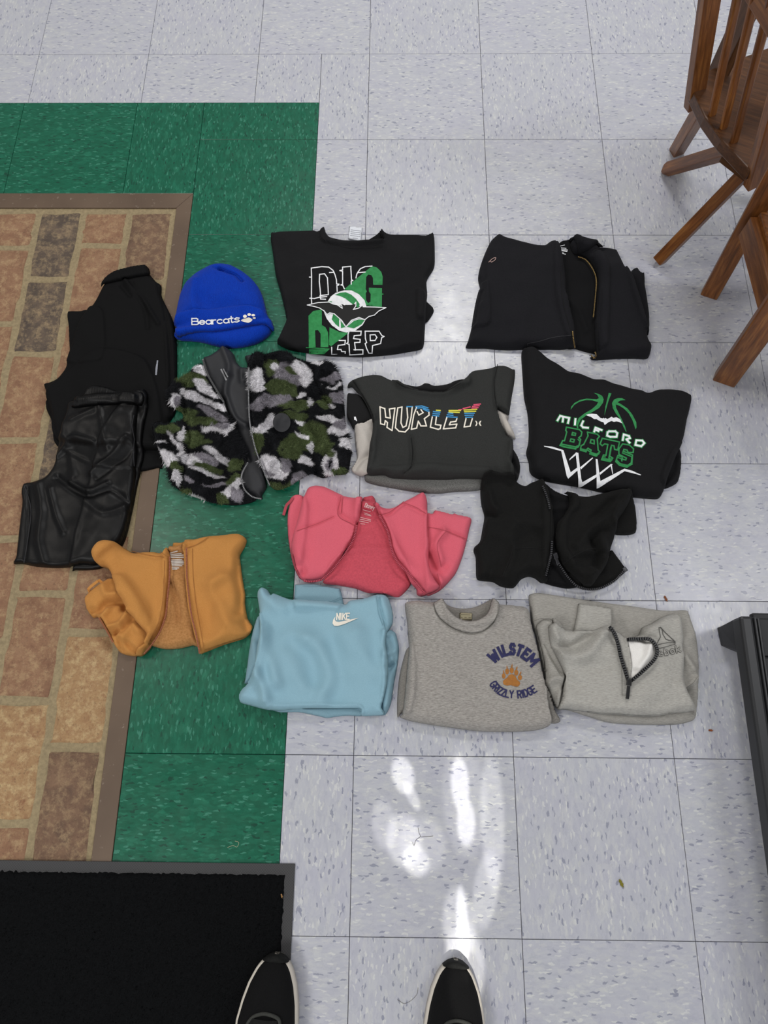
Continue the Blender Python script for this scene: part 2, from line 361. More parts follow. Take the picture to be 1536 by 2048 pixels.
GLYPH = {
 'A': [[(0, 0), (.5, 1), (1, 0)], [(.2, .36), (.8, .36)]],
 'B': [[(0, 0), (0, 1), (.7, 1), (.9, .88), (.9, .64), (.7, .53), (0, .53)], [(.7, .53), (1, .4), (1, .13), (.75, 0), (0, 0)]],
 'D': [[(0, 0), (0, 1), (.6, 1), (1, .72), (1, .28), (.6, 0), (0, 0)]],
 'E': [[(1, 1), (0, 1), (0, 0), (1, 0)], [(0, .52), (.8, .52)]], 'F': [[(1, 1), (0, 1), (0, 0)], [(0, .5), (.8, .5)]],
 'G': [[(1, .8), (.75, 1), (.25, 1), (0, .75), (0, .25), (.25, 0), (.75, 0), (1, .2), (1, .45), (.6, .45)]],
 'H': [[(0, 0), (0, 1)], [(1, 0), (1, 1)], [(0, .5), (1, .5)]], 'I': [[(.5, 0), (.5, 1)]],
 'K': [[(0, 0), (0, 1)], [(1, 1), (.1, .45)], [(.3, .6), (1, 0)]], 'L': [[(0, 1), (0, 0), (1, 0)]],
 'M': [[(0, 0), (0, 1), (.5, .35), (1, 1), (1, 0)]], 'N': [[(0, 0), (0, 1), (1, 0), (1, 1)]],
 'O': [[(.25, 0), (0, .25), (0, .75), (.25, 1), (.75, 1), (1, .75), (1, .25), (.75, 0), (.25, 0)]],
 'R': [[(0, 0), (0, 1), (.75, 1), (1, .85), (1, .62), (.75, .48), (0, .48)], [(.45, .48), (1, 0)]],
 'S': [[(1, .82), (.75, 1), (.25, 1), (0, .82), (0, .65), (.25, .53), (.75, .47), (1, .35), (1, .18), (.75, 0), (.25, 0), (0, .18)]],
 'T': [[(0, 1), (1, 1)], [(.5, 1), (.5, 0)]], 'W': [[(0, 1), (.25, 0), (.5, .7), (.75, 0), (1, 1)]],
 'Y': [[(0, 1), (.5, .5), (1, 1)], [(.5, .5), (.5, 0)]], 'Z': [[(0, 1), (1, 1), (0, 0), (1, 0)]],
 'a': [arc(.5, .33, .48, .33, 0, 360, 12), [(.98, .66), (1.02, 0)]], 'c': [arc(.55, .33, .5, .33, 45, 315)],
 'e': [[(.05, .36), (.95, .36)] + arc(.5, .33, .47, .33, 8, 320)], 'r': [[(.05, .66), (.1, 0)], [(.08, .4), (.4, .62), (.95, .64)]],
 's': [[(.95, .6), (.5, .68), (.1, .54), (.35, .38), (.8, .3), (.95, .14), (.5, 0), (.05, .08)]],
 't': [[(.5, 1), (.5, .1), (.75, 0), (1, .06)], [(0, .68), (1, .7)]], 'b': [[(.05, 1), (.05, 0)], arc(.5, .33, .45, .33, 0, 360, 12)],
 'o': [arc(.5, .33, .48, .33, 0, 360, 12)], 'k': [[(.05, 1), (.05, 0)], [(.9, .66), (.1, .3)], [(.35, .42), (.95, 0)]],
 'i': [[(.5, 0), (.5, .62)], [(.5, .82), (.5, .9)]], 'n': [[(.05, 0), (.05, .66)], [(.05, .45), (.4, .66), (.8, .6), (.95, .4), (.95, 0)]], 'y': [[(.05, .66), (.5, .1)], [(.95, .66), (.3, -.35)]],
}

# ------------------------------------------------------------------ floor
T = .3048
def vct(name, base, stops, flecks):
    s = N(name); v0 = s.coord(rnd=True)
    nz = s.n('TexNoise'); s.set(nz, 'Vector', v0); nz.inputs['Scale'].default_value = 120; nz.inputs['Detail'].default_value = 2
    ds = s.n('VectorMath', operation='MULTIPLY_ADD', i0=nz.outputs['Color']); ds.inputs[1].default_value = (.010, .006, 0); s.set(ds, 2, v0)
    def vor(sc, off):
        mp = s.n('Mapping'); s.set(mp, 'Vector', ds.outputs[0]); mp.inputs['Scale'].default_value = sc; mp.inputs['Location'].default_value = off
        x = s.n('TexVoronoi'); x.voronoi_dimensions = '2D'; x.inputs['Scale'].default_value = 1; s.set(x, 'Vector', mp.outputs[0])
        sp = s.n('SeparateColor'); s.set(sp, 0, x.outputs['Color']); return sp.outputs
    a = vor((75, 210, 1), (0, 0, 0)); b = vor((120, 330, 1), (3.3, 1.7, 0)); c = vor((46, 105, 1), (8, 3, 0)); d = vor((125, 390, 1), (5, 9, 0))
    c1 = s.ramp(a[0], stops, 'CONSTANT'); c2 = s.ramp(b[0], stops, 'CONSTANT'); big = s.ramp(c[1], stops, 'CONSTANT')
    col = s.mix(.5, c1, c2); col = s.mix(.3, col, big); col = s.mix(.28, col, lin(base))
    fm = s.ramp(d[1], [(0, 1.0), (.036, 0.0)], 'CONSTANT'); col = s.mix(fm, col, lin(flecks[0]))
    fm = s.ramp(d[2], [(0, .55), (.05, 0.0)], 'CONSTANT'); col = s.mix(fm, col, lin(flecks[1]))
    tint = s.noise(s.coord(rnd=True), 9, 2); col = s.mix(.16, col, s.ramp(tint, [(.35, flecks[2]), (.65, flecks[3])]))
    s.p('Base Color', col); s.p('Specular IOR Level', .42)
    rn = s.noise(s.coord(rnd=True), 30, 4); s.p('Roughness', s.ramp(rn, [(.3, .24), (.7, .34)]))
    s.bump(s.noise(s.coord(rnd=True), 60, 3), .05, .001); return s.m
M = {}
M['tile'] = vct('white_vinyl', '#b5b6bd', [(0, '#a2a4b2'), (.10, '#adaebb'), (.30, '#b2b4bf'), (.62, '#b8bac2'), (.82, '#c1c3c5'), (.93, '#cbccc8')], ('#878a9b', '#d9dad4', '#b1b1bf', '#b9bdbb'))
M['green'] = vct('green_vinyl', '#0f5a42', [(0, '#084934'), (.15, '#0c553e'), (.4, '#0f5b43'), (.65, '#14644b'), (.85, '#1f7258'), (.95, '#358a6c')], ('#0d4030', '#4c917b', '#125540', '#175d47'))
M['sub'] = plain('black_adhesive', '#3a3a40', .9)
fl = empty('floor', (0, .8, 0), kind='structure')
def slab(name, x0, x1, y0, y1, mat, quarter, z=0.0, th=.003, gap=.0005, cache={}):
    cx, cy = (x0 + x1) / 2, (y0 + y1) / 2; a, b = (x1 - x0) / 2 - gap, (y1 - y0) / 2 - gap
    if quarter: a, b = b, a
    key = (round(a, 5), round(b, 5), mat.name); ch = .0006
    if key not in cache:
        V = [(-a, -b, -th), (a, -b, -th), (a, b, -th), (-a, b, -th), (-a, -b, -ch), (a, -b, -ch), (a, b, -ch), (-a, b, -ch), (-a + ch, -b + ch, 0), (a - ch, -b + ch, 0), (a - ch, b - ch, 0), (-a + ch, b - ch, 0)]
        F = [(8, 9, 10, 11)] + [(i + o, (i + 1) % 4 + o, (i + 1) % 4 + o + 4, i + o + 4) for o in (0, 4) for i in range(4)]
        me = D.meshes.new(name); me.from_pydata(V, [], F); me.materials.append(mat); cache[key] = me
    o = D.objects.new(name, cache[key]); COL.objects.link(o); o.parent = fl; o.location = (cx, cy - .8, z)
    if quarter: o.rotation_euler.z = math.pi / 2
    return o
GX, GT, TX, TY = -.431 * T, 6.42 * T, -1.440 * T, 5.419 * T        # green border edges and the metal frame's outer edges
for r in range(-3, 10):
    for c in range(-6, 6):
        x0, x1, y0, y1 = c * T, (c + 1) * T, r * T, (r + 1) * T; q = (r + c) % 2 != 0
        if x1 <= 0 and y0 < GT:
            if c == -1 and x1 > GX: slab('vinyl_tile', GX, x1, y0, y1, M['tile'], q) if y1 <= GT + .01 else None
            if y1 > GT and c <= -1:
                if c == -1: slab('vinyl_tile', GX, x1, y0, y1, M['tile'], q); slab('vinyl_tile', x0, GX, GT, y1, M['tile'], q)
                else: slab('vinyl_tile', x0, x1, GT, y1, M['tile'], q)
        else: slab('vinyl_tile', x0, x1, y0, y1, M['tile'], q)
for r in range(-3, 6): slab('vinyl_tile', TX, GX, r * T, (r + 1) * T, M['green'], r % 2 == 1)
slab('vinyl_tile', TX, GX, 6 * T, GT, M['green'], True)
for k, (x0, x1) in enumerate([(-2.03, -1.44), (-3.03, -2.03), (-4.03, -3.03), (-5.03, -4.03), (-6, -5.03)]): slab('vinyl_tile', x0 * T, x1 * T, TY, GT, M['green'], k == 0)
mb = MB(); mb.box((.0, 1.06, -.012), (1.828, 0, 0), (0, 1.98, 0), (0, 0, .0085)); mb.build('subfloor', M['sub'], fl)
# brick inlay
def brickmat(name, a, b, c, wear):
    s = N(name); v = s.coord(rnd=True); n1 = s.noise(v, 26, 5, .65, .6); col = s.ramp(n1, [(.3, a), (.52, b), (.72, c)])
    col = s.mix(s.ramp(s.noise(v, 48, 6, .78), [(.47, 0.0), (.64, .85)]), col, lin(wear)); col = s.mix(s.ramp(s.noise(v, 190, 5, .75), [(.55, 0.0), (.72, .65)]), col, lin('#4a3a30'))
    s.p('Base Color', col); s.p('Roughness', s.ramp(n1, [(.3, .55), (.7, .8)])); s.p('Specular IOR Level', .35)
    s.bump(s.noise(v, 110, 6, .75), .9, .004); return s.m
BM = [brickmat('red_brick', '#835f49', '#947056', '#9d7c61', '#b39672'), brickmat('dark_brick', '#4c423c', '#62554a', '#7a6857', '#a08b6c'), brickmat('tan_brick', '#96704f', '#ac8a63', '#8c6148', '#c9b084'), brickmat('brown_brick', '#665042', '#7b604d', '#8a6e58', '#a58c6c')]
M['mortar'] = plain('sandy_mortar', '#9c8a6c', .95, c2='#877659', nscale=220, bump=.7); M['mortar'].name = 'sandy_mortar'
M['mortar'] = (lambda s: (s.p('Base Color', s.ramp(s.noise(s.coord(), 160, 5), [(.3, '#83755a'), (.7, '#9c8c6c')])), s.p('Roughness', .95), s.bump(s.noise(s.coord(), 400, 4), .6, .002), s.m)[-1])(N('mortar'))
def brick(x0, x1, y0, y1, k):
    nx, ny = 5, 9; a, b = (x1 - x0) / 2, (y1 - y0) / 2; R = np.random.default_rng(int((x0 + 9) * 1000 + (y0 + 9) * 77)); V = []
    for j in range(ny):
        for i in range(nx):
            u, v = -1 + 2 * i / (nx - 1), -1 + 2 * j / (ny - 1); e = max(abs(u), abs(v)); ed = i in (0, nx - 1) or j in (0, ny - 1)
            V.append((u * a * (1 - .02 * ed) + R.normal() * .002 * ed, v * b + R.normal() * .002 * ed, (-.004 if ed else -.0004 + R.normal() * .0004)))
    # inner ring close to the rim so the top stays flat and the arris is worn round
    V2 = []
    for j in range(ny):
        for i in range(nx):
            x, y, z = V[j * nx + i]
            if i in (1, nx - 2): x = math.copysign(a - .006, x)
            if j in (1, ny - 2): y = math.copysign(b - .006, y)
            V2.append((x, y, z))
    F = [(j * nx + i, j * nx + i + 1, (j + 1) * nx + i + 1, (j + 1) * nx + i) for j in range(ny - 1) for i in range(nx - 1)]
    rim = [i for i in range(nx)] + [j * nx + nx - 1 for j in range(1, ny)] + [(ny - 1) * nx + i for i in range(nx - 2, -1, -1)] + [j * nx for j in range(ny - 2, 0, -1)]
    n = len(V2); V2 += [(V2[i][0], V2[i][1], -.010) for i in rim]; L = len(rim)
    F += [(rim[i], n + i, n + (i + 1) % L, rim[(i + 1) % L])[::-1] for i in range(L)]
    c_ = np.array([(x0 + x1) / 2, (y0 + y1) / 2, 0]); mesh('brick', np.array(V2) + c_, [f[::-1] for f in F] if 0 else F, BM[k], fl, True, loc=tuple(c_ - np.array([0, .8, 0])))
cols = [(-.487, -.589, [1.597, 1.386, 1.1735, .961, .7485, .536, .315, .095, -.12], [3, 0, 3, 0, 0, 2, 3, 1]),
        (-.600, -.705, [1.597, 1.491, 1.272, 1.053, .834, .615, .400, .178, -.04], [0, 0, 0, 1, 0, 0, 2, 0]),
        (-.717, -.817, [1.597, 1.393, 1.184, .963, .734, .515, .30, .08, -.12], [1, 1, 0, 0, 0, 2, 0, 2]),
        (-.829, -.930, [1.597, 1.486, 1.266, 1.05, .83, .61, .39, .17, -.05], [0, 0, 0, 3, 0, 0, 2, 0]),
        (-1.054, -1.157, [1.597, 1.386, 1.1735, .961, .7485, .536, .315, .095], [0, 0, 1, 0, 3, 0, 2]), (-1.166, -1.269, [1.597, 1.491, 1.272, 1.053, .834, .615, .400, .178], [0, 3, 0, 0, 1, 0, 0]), (-1.278, -1.381, [1.597, 1.40, 1.19, .97, .75, .53, .31, .09], [0, 0, 2, 0, 0, 3, 0]), (-1.39, -1.493, [1.597, 1.386, 1.1735, .961, .7485, .536, .315, .095], [3, 0, 0, 1, 0, 0, 0]),
        (-.942, -1.045, [1.597, 1.40, 1.19, .97, .75, .53, .31, .09], [0, 3, 0, 0, 0, 1, 0])]
for xa, xb, ys, ks in cols:
    for y1, y0, k in zip(ys[:-1], ys[1:], ks): brick(xb, xa, y0 + .0065, y1 - .0065, k)
mb = MB(); mb.box((-1.0, .74, -.0055), (.525, 0, 0), (0, .868, 0), (0, 0, .0025)); mb.build('mortar_bed', M['mortar'], fl)
s = N('brown_metal'); v = s.coord(); s.p('Base Color', s.mix(s.ramp(s.noise(v, 70, 5, .7), [(.62, 0.0), (.70, .8)]), s.ramp(s.noise(v, 8, 2), [(.3, '#5d4d40'), (.7, '#6a594a')]), lin('#9a8d80'))); s.p('Roughness', .5); s.p('Metallic', .1); s.p('Specular IOR Level', .35)
M['strip'] = s.m
xi, yi = -.4770, 5.2685 * T
def strip(name, P):
    n = len(P); V = [(x, y, .0012) for x, y in P] + [(x, y, -.006) for x, y in P]; F = [tuple(range(n))] + [(i, i + n, (i + 1) % n + n, (i + 1) % n) for i in range(n)]
    o = mesh(name, np.array(V), F, M['strip'], None, False); o['kind'] = 'structure'; bevel(o, .0006, 1); return o
g = .0004
strip('trim_1', [(-1.525, yi), (xi - g, yi), (TX - g, TY - g), (-1.525, TY - g)][::1])
strip('trim_2', [(xi, -.3), (TX - g, -.3), (TX - g, TY - 3 * g), (xi, yi - g)])

# ------------------------------------------------------------------ entrance mat
mx, my = -.1024, .1165
mat = empty('entrance_mat', (mx - .35, my - .2, 0), 'black entrance mat with short pile and flat rubber rim in the lower left corner', 'mat')
s = N('black_rubber'); v = s.coord(); ck = s.n('TexChecker'); s.set(ck, 'Vector', v); ck.inputs['Scale'].default_value = 420
s.p('Base Color', s.mix(.5, lin('#3a3a3b'), s.ramp(ck.outputs[1], [(0, '#323233'), (1, '#434345')]))); s.p('Roughness', .75); s.bump(ck.outputs[1], .5, .001); M['rubber'] = s.m
mb = MB(); mb.box((mx - .45, my - .32, .002), (.45, 0, 0), (0, .32, 0), (0, 0, .0019)); bevel(mb.build('rubber_rim', M['rubber'], mat), .001)
M['pile'] = fabric('black_pile', '#0f1012', '#060708', nscale=500, sheen=.0, bump=.9, spec=.1)
px0, py0, px1, py1 = mx - .88, my - .62, mx - .0175, my - .0185
nx, ny = 200, 150; gx, gy = np.meshgrid(np.linspace(px0, px1, nx), np.linspace(py0, py1, ny)); hz0 = .0085 + .0007 * rng.standard_normal(gx.shape)
ed = (gx <= px0) | (gx >= px1) | (gy <= py0) | (gy >= py1); hz0[ed] = .0038; idx = np.arange(nx * ny).reshape(ny, nx)
gx = gx + rng.normal(0, .0009, gx.shape); gy = gy + rng.normal(0, .0009, gy.shape)
F = np.stack([idx[:-1, :-1], idx[:-1, 1:], idx[1:, 1:], idx[1:, :-1]], -1).reshape(-1, 4)
pl = mesh('carpet_pile', np.c_[gx.ravel(), gy.ravel(), hz0.ravel()], F, M['pile'], mat, False)
nb = 26000; bx = rng.uniform(px0, px1, nb); by = rng.uniform(py0, py1, nb); e = rng.normal(0, .0016, (nb, 2)); V = np.empty((nb, 3, 3)); an = rng.uniform(0, 6.28, nb)
V[:, 0] = np.c_[bx + .0007 * np.cos(an), by + .0007 * np.sin(an), np.full(nb, .007)]; V[:, 1] = np.c_[bx - .0007 * np.cos(an), by - .0007 * np.sin(an), np.full(nb, .007)]; V[:, 2] = np.c_[bx + e[:, 0], by + e[:, 1], rng.uniform(.0098, .0118, nb)]
mesh('pile_tufts', V.reshape(-1, 3), np.arange(nb * 3).reshape(-1, 3), M['pile'], mat, False)['kind'] = 'stuff'

# ------------------------------------------------------------------ wooden chairs
def woodmat(name, a, b, c):
    s = N(name); v = s.coord((1, 1, .09), rnd=True); n1 = s.noise(v, 130, 5, .65, .5); n2 = s.noise(s.coord((1, 1, .25), rnd=True), 18, 3)
    col = s.ramp(n1, [(.3, a), (.5, b), (.72, c)]); col = s.mix(s.ramp(n2, [(.35, .45), (.65, 0.0)]), col, lin('#3c2413')); s.p('Base Color', col)
    s.p('Roughness', .38); s.p('Specular IOR Level', .45); s.bump(n1, .12, .001); return s.m
M['oak'] = woodmat('stained_oak', '#55300f', '#7d4a20', '#a26c35'); M['oakseat'] = woodmat('dark_oak_seat', '#39210f', '#513118', '#684324'); M['oak2'] = woodmat('dark_oak', '#3d230f', '#57371a', '#6d4626')
def bar(name, p0, p1, wx, wy, mat, parent, xdir=(0, 1, 0), taper=1.0, round_end=False, bw=.002):
    p0, p1 = Vector(p0), Vector(p1); z = (p1 - p0); L = z.length; z.normalize(); x = Vector(xdir); x = (x - z * x.dot(z)).normalized(); y = z.cross(x)
    V, F = [], []; st = [(0, 1, 1), (L, taper, taper)]
    if round_end: st = [(-wx * .42, .35, .9), (-wx * .3, .7, 1), (0, 1, 1), (L, taper, taper)]
    for q, fx, fy in st: V += [(sx * wx / 2 * fx, sy * wy / 2 * fy, q) for sx, sy in ((-1, -1), (1, -1), (1, 1), (-1, 1))]
    n = len(st); F = [(3, 2, 1, 0), tuple(4 * (n - 1) + i for i in range(4))] + [(4 * k + i, 4 * k + (i + 1) % 4, 4 * k + 4 + (i + 1) % 4, 4 * k + 4 + i) for k in range(n - 1) for i in range(4)]
    me = D.meshes.new(name); me.from_pydata([tuple(v) for v in V], [], F); me.materials.append(mat); o = D.objects.new(name, me); COL.objects.link(o); o.parent = parent
    o.rotation_mode = 'QUATERNION'; o.rotation_quaternion = Matrix((x, y, z)).transposed().to_quaternion(); o.location = p0 - Vector(parent.location); bevel(o, bw); return o
def plank(name, P, z0, z1, mat, parent, bw=.003):
    """flat board from plan outline P (world xy), object axes turned so the grain runs along its long edge"""
    P = np.asarray(P)[:, :2]; n = len(P); V = [(x, y, z0) for x, y in P] + [(x, y, z1) for x, y in P]
    F = [tuple(range(n))[::-1], tuple(range(n, 2 * n))] + [(i, (i + 1) % n, (i + 1) % n + n, i + n) for i in range(n)]
    if ((P[:, 0] * np.roll(P[:, 1], -1) - np.roll(P[:, 0], -1) * P[:, 1]).sum()) < 0: F = [f[::-1] for f in F]
    o = mesh(name, np.array(V), F, mat, parent, False)
    R = Matrix.Rotation(math.radians(90), 3, 'Y') @ Matrix.Rotation(math.radians(25), 3, 'X'); o.data.transform(R.inverted().to_4x4()); o.rotation_euler = R.to_euler(); bevel(o, bw); return o
ch = empty('slat_back_chair', (.86, 1.56, 0), 'small dark oak chair with slatted back in the upper right corner', 'chair')
zs = .30; nrm = np.array([.93, .37, 0]); S1, S2, F1, F2 = U(1384, 178, zs), U(1501, 341, zs), U(1414, 141, zs), U(1536, 89, zs)
plank('seat', [U(1443, 279, zs), U(1410, 233, zs), S1, F1, F2 + np.array([.06, .02, 0]), F2 + np.array([.10, -.15, 0]), U(1590, 300, zs), S2], zs - .028, zs, M['oakseat'], ch)
tl = np.array([-.28, -.075, 1.0])
bar('back_post', U(1391, 186, .285) + tl * -.035, U(1391, 186, .285) + tl * .36, .022, .036, M['oak'], ch, xdir=(.89, -.45, 0) if 0 else (.37, -.93, 0))
q = U(1514, 345, .285); bar('back_post', q + tl * -.035, q + tl * .36, .022, .036, M['oak'], ch, xdir=(.37, -.93, 0))
for a in ((1424, 229), (1447, 255), (1468, 283)):
    q = U(*a, zs); bar('back_slat', q - tl * .004, q + np.array([-.245, -.05, 1]) * .31, .0105, .017, M['oak'], ch, xdir=(.37, -.93, 0), taper=1.05, bw=.0045)
q = U(1391, 186, .285); q2 = U(1514, 345, .285); bar('crest_rail', q + tl * .315 + np.array([.02, .05, 0]), q2 + tl * .315 + np.array([.0, -.012, 0]), .07, .022, M['oak'], ch, xdir=(0, 0, 1))
q = np.array([.770, 1.706, .272]); bar('arm_post', q, q + np.array([.0, .004, .26]), .020, .045, M['oak2'], ch, xdir=(.93, .37, 0)); bar('armrest', q + np.array([-.14, -.07, .27]), q + np.array([.16, .06, .27]), .05, .02, M['oak'], ch, xdir=(-.37, .93, 0))
bar('leg', U(1336, 338, .014), U(1480, 296, .255), .030, .022, M['oak'], ch, xdir=(.2, 1, 0), round_end=True)
bar('leg', U(1353, 303, .0), U(1416, 196, .27), .030, .028, M['oak'], ch, xdir=(.9, .4, 0))
bar('leg', U(1318, 521, .010), U(1497, 338, .265), .026, .026, M['oak'], ch, xdir=(1, .6, .6))
bar('leg', np.array([1.02, 1.62, 0]), np.array([.97, 1.60, .27]), .030, .026, M['oak'], ch)
bar('seat_cleat', U(1446, 312, .262), U(1500, 354, .262), .02, .018, M['oak2'], ch, xdir=(0, 0, 1))
c2 = empty('oak_armchair', (.95, 1.24, 0), 'oak chair cut off by the right edge, thick square legs, below the slatted chair', 'chair')
bar('leg', np.array([.822, 1.352, 0]), np.array([.778, 1.354, .62]), .024, .040, M['oak'], c2, xdir=(.42, .9, 0), bw=.003)
bar('leg', np.array([.824, 1.122, 0]), np.array([.778, 1.124, .62]), .028, .050, M['oak'], c2, xdir=(.42, .9, 0), bw=.003)
bar('seat_rail', U(1500, 452, .25), U(1541, 604, .25), .055, .024, M['oak'], c2, xdir=(0, 0, 1))
plank('seat', [U(1519, 425, .285), U(1543, 512, .285) , U(1543, 512, .285) + np.array([.0, -.1, 0]), np.array([1.1, 1.04, 0]), np.array([1.1, 1.36, 0])], .268, .288, M['oak'], c2)
for y in (1.10, 1.36): bar('leg', np.array([1.09, y, 0]), np.array([1.06, y, .27]), .03, .03, M['oak'], c2)
bar('crest_rail', np.array([.800, 1.352, .60]), np.array([.800, 1.11, .60]), .07, .022, M['oak'], c2, xdir=(0, 0, 1))

# ------------------------------------------------------------------ black rack at the right edge
M['blk'] = plain('black_plastic', '#28292b', .45, spec=.4); M['blk2'] = plain('black_panel', '#1b1c1e', .5, spec=.35); M['worn'] = plain('worn_edge', '#8a8378', .6)
rk = empty('low_rack', (.86, .35, 0), 'black plastic rack with a long side rail and footed end at the right edge', 'rack')
a, b = U(1468, 1239, .066), U(1521, 1619, .066); dy = (b - a) / np.linalg.norm(b - a); dx = np.array([-dy[1], dy[0], 0]); dx = dx if dx[0] > 0 else -dx; up = np.array([0, 0, 1.0]); LN = .82
def at(u, v, z): return np.array([a[0], a[1], 0]) + dy * u + dx * v + up * z
def rbox(name, u0, u1, v0, v1, z0, z1, mat, bw=.003):
    m = MB(); m.box(at((u0 + u1) / 2, (v0 + v1) / 2, (z0 + z1) / 2), dy * (u1 - u0) / 2, dx * (v1 - v0) / 2, up * (z1 - z0) / 2); return bevel(m.build(name, mat, rk), bw)
rbox('side_rail', 0, LN, -.006, .019, .066, .104, M['blk'], .006); rbox('rail_lip', .002, LN, .0193, .0235, .080, .1055, M['blk'], .001); rbox('inner_lip', .004, LN, .0265, .0305, .076, .103, M['blk'], .001)
rbox('end_rail', -.012, .002, .032, .36, .06, .075, M['blk2'], .003)
for k in range(10): rbox('deck_panel', .0 + .074 * k, .0715 + .074 * k, .040, .36, .070, .080, M['blk2'], .002)
for k, u in enumerate((.012, .70)):
    m = MB(); u -= .008; V = [at(u, -.006, .0), at(u + .036, -.003, .0), at(u + .050, .03, .0), at(u - .006, .03, 0), at(u, -.005, .012), at(u + .036, -.002, .012), at(u + .058, .002, .066), at(u - .006, .002, .066), at(u + .058, .03, .066), at(u - .006, .03, .066)]
    m.add(V, [(3, 2, 1, 0), (0, 1, 5, 4), (4, 5, 6, 7), (7, 6, 8, 9), (1, 2, 8, 6, 5), (0, 4, 7, 9, 3), (2, 3, 9, 8)]); bevel(m.build('foot', M['blk'], rk), .002)
for u in (.02, .74): rbox('foot', u, u + .05, .33, .36, 0, .086, M['blk'], .002)

# ------------------------------------------------------------------ sneakers
M['knit'] = fabric('black_knit', '#141415', '#0b0b0c', nscale=1100, sheen=.05, bump=.6, spec=.15); M['sole'] = plain('white_foam', '#d5cec2', .6, spec=.3); M['toe'] = plain('black_toe_cap', '#1b1c1b', .85, c2='#131414', spec=.2); M['lace'] = plain('grey_binding', '#3f403c', .85, c2='#2c2d2a', nscale=900); M['sock'] = fabric('black_sock', '#101011')
def sneaker(px, py, turn, z0, label, flip):
    q = U(px, py, .02); r = empty('sneaker', (q[0], q[1], z0), label, 'shoe', 'sneakers worn by the photographer'); r.rotation_euler.z = math.radians(turn)
    S = np.array([0, .004, .012, .025, .045, .07, .10, .14, .19, .235, .265, .283, .290]); HW = np.array([.004, .015, .0245, .033, .0415, .048, .0525, .0515, .044, .040, .036, .026, .004]); OFF = flip * np.interp(S, [0, .06, .12, .29], [.004, .002, 0, .004])
    ss = np.r_[0, np.linspace(.003, .287, 42), .29]; hw = np.interp(ss, S, HW); off = np.interp(ss, S, OFF)
    def loft(name, width, zb, zt, mat, dome, n=20, s0=0, s1=99, cap=True):
        V, F = [], []; k = 0
        for s_, h, o_ in zip(ss, hw, off):
            if not s0 <= s_ <= s1: continue
            h = max(h - width, .002)
            for i in range(n):
                a_ = math.pi * i / (n - 1); x = math.cos(a_); y = math.sin(a_) ** dome
                V.append((o_ + h * math.copysign(abs(x) ** .8, x), -s_ , zb(s_) + (zt(s_) - zb(s_)) * y))
            k += 1
        F = [(j * n + i, j * n + i + 1, (j + 1) * n + i + 1, (j + 1) * n + i) for j in range(k - 1) for i in range(n - 1)] + [(j * n + n - 1, j * n, (j + 1) * n, (j + 1) * n + n - 1) for j in range(k - 1)]
        F += [tuple(range(n))[::-1], tuple((k - 1) * n + i for i in range(n))]; F = [f[::-1] for f in F]
        me = D.meshes.new(name); me.from_pydata(V, [], F); me.materials.append(mat); me.shade_smooth(); o = D.objects.new(name, me); COL.objects.link(o); o.parent = r; return o
    zt = lambda s_: np.interp(s_, [0, .004, .015, .04, .08, .12, .16, .2, .24, .285, .29], [.016, .030, .040, .048, .056, .066, .080, .092, .095, .088, .02])
    loft('midsole', 0, lambda s_: .002, lambda s_: float(np.interp(s_, [0, .01, .05, .2, .29], [.020, .026, .029, .033, .030])), M['sole'], .18)
    loft('outsole', .002, lambda s_: 0, lambda s_: .006, M['toe'], .1)
    loft('upper', .0036, lambda s_: .012, lambda s_: float(zt(s_)), M['knit'], .72)
    loft('toe_cap', -.0010, lambda s_: .004, lambda s_: float(np.interp(s_, [0, .004, .009, .014, .016], [.029, .0365, .037, .026, .012])), M['toe'], .45, s1=.0155)
    def surf(x, y):
        s_ = -y; h = float(np.interp(s_, ss, hw)) - .0036; o_ = float(np.interp(s_, ss, off)); u = min(.999, abs((x - o_) / h)) ** 1.25; return .012 + (float(zt(s_)) - .012) * math.sqrt(1 - u * u) ** .72 if 1 else 0
    pts = [(-.027, -.165), (-.031, -.120), (-.028, -.096), (-.018, -.084), (-.003, -.079), (.012, -.080), (.025, -.085), (.029, -.098), (.029, -.13), (.026, -.165)]; P3 = [(x * .95, y, surf(x * .95, y) + .0005) for x, y in catmull(pts, 4, False)]
    m = MB(); m.tube(P3, .0030, 7); o = m.build('throat_binding', M['lace'], None, True); o.parent = r
    m = MB(); T3 = [(x, y) for y in np.linspace(-.086, -.175, 8) for x in np.linspace(-.022, .022, 6)]; V = [(x, y, surf(x, y) + .0022 + .003 * (1 - (x / .024) ** 2)) for x, y in T3]; m.add(V, [(j * 6 + i, (j + 1) * 6 + i, (j + 1) * 6 + i + 1, j * 6 + i + 1) for j in range(7) for i in range(5)]); o = m.build('tongue', M['toe'], None, True); o.parent = r
    for k in range(4):
        y = -.106 - .014 * k; m = MB(); m.tube([(x, y - .006 * math.sin(x * 60 + k), surf(x, y) + .0075 - 40 * x * x * .1) for x in np.linspace(-.024, .024, 7)], .0022, 6); o = m.build('lace', M['lace'], None, True); o.parent = r
    m = MB(); m.tube([(.03 * math.cos(t_) + flip * .003, -.245 + .036 * math.sin(t_), .096) for t_ in np.linspace(0, 2 * math.pi, 25)], .005, 8, False); o = m.build('collar', M['lace'], None, True); o.parent = r
    m = MB(); m.tube([(flip * .003, -.245, .085), (flip * .003, -.247, .13), (flip * .003, -.25, .16)], [.029, .031, .033], 16); o = m.build('sock', M['sock'], None, True); o.parent = r
    return r
sneaker(550, 1905, -4.0, .0095, 'black knit sneaker with white midsole standing on the mat edge', 1)
r2 = sneaker(917, 1921, -4.5, .0, 'black knit sneaker with white midsole standing on the white tiles', -1)

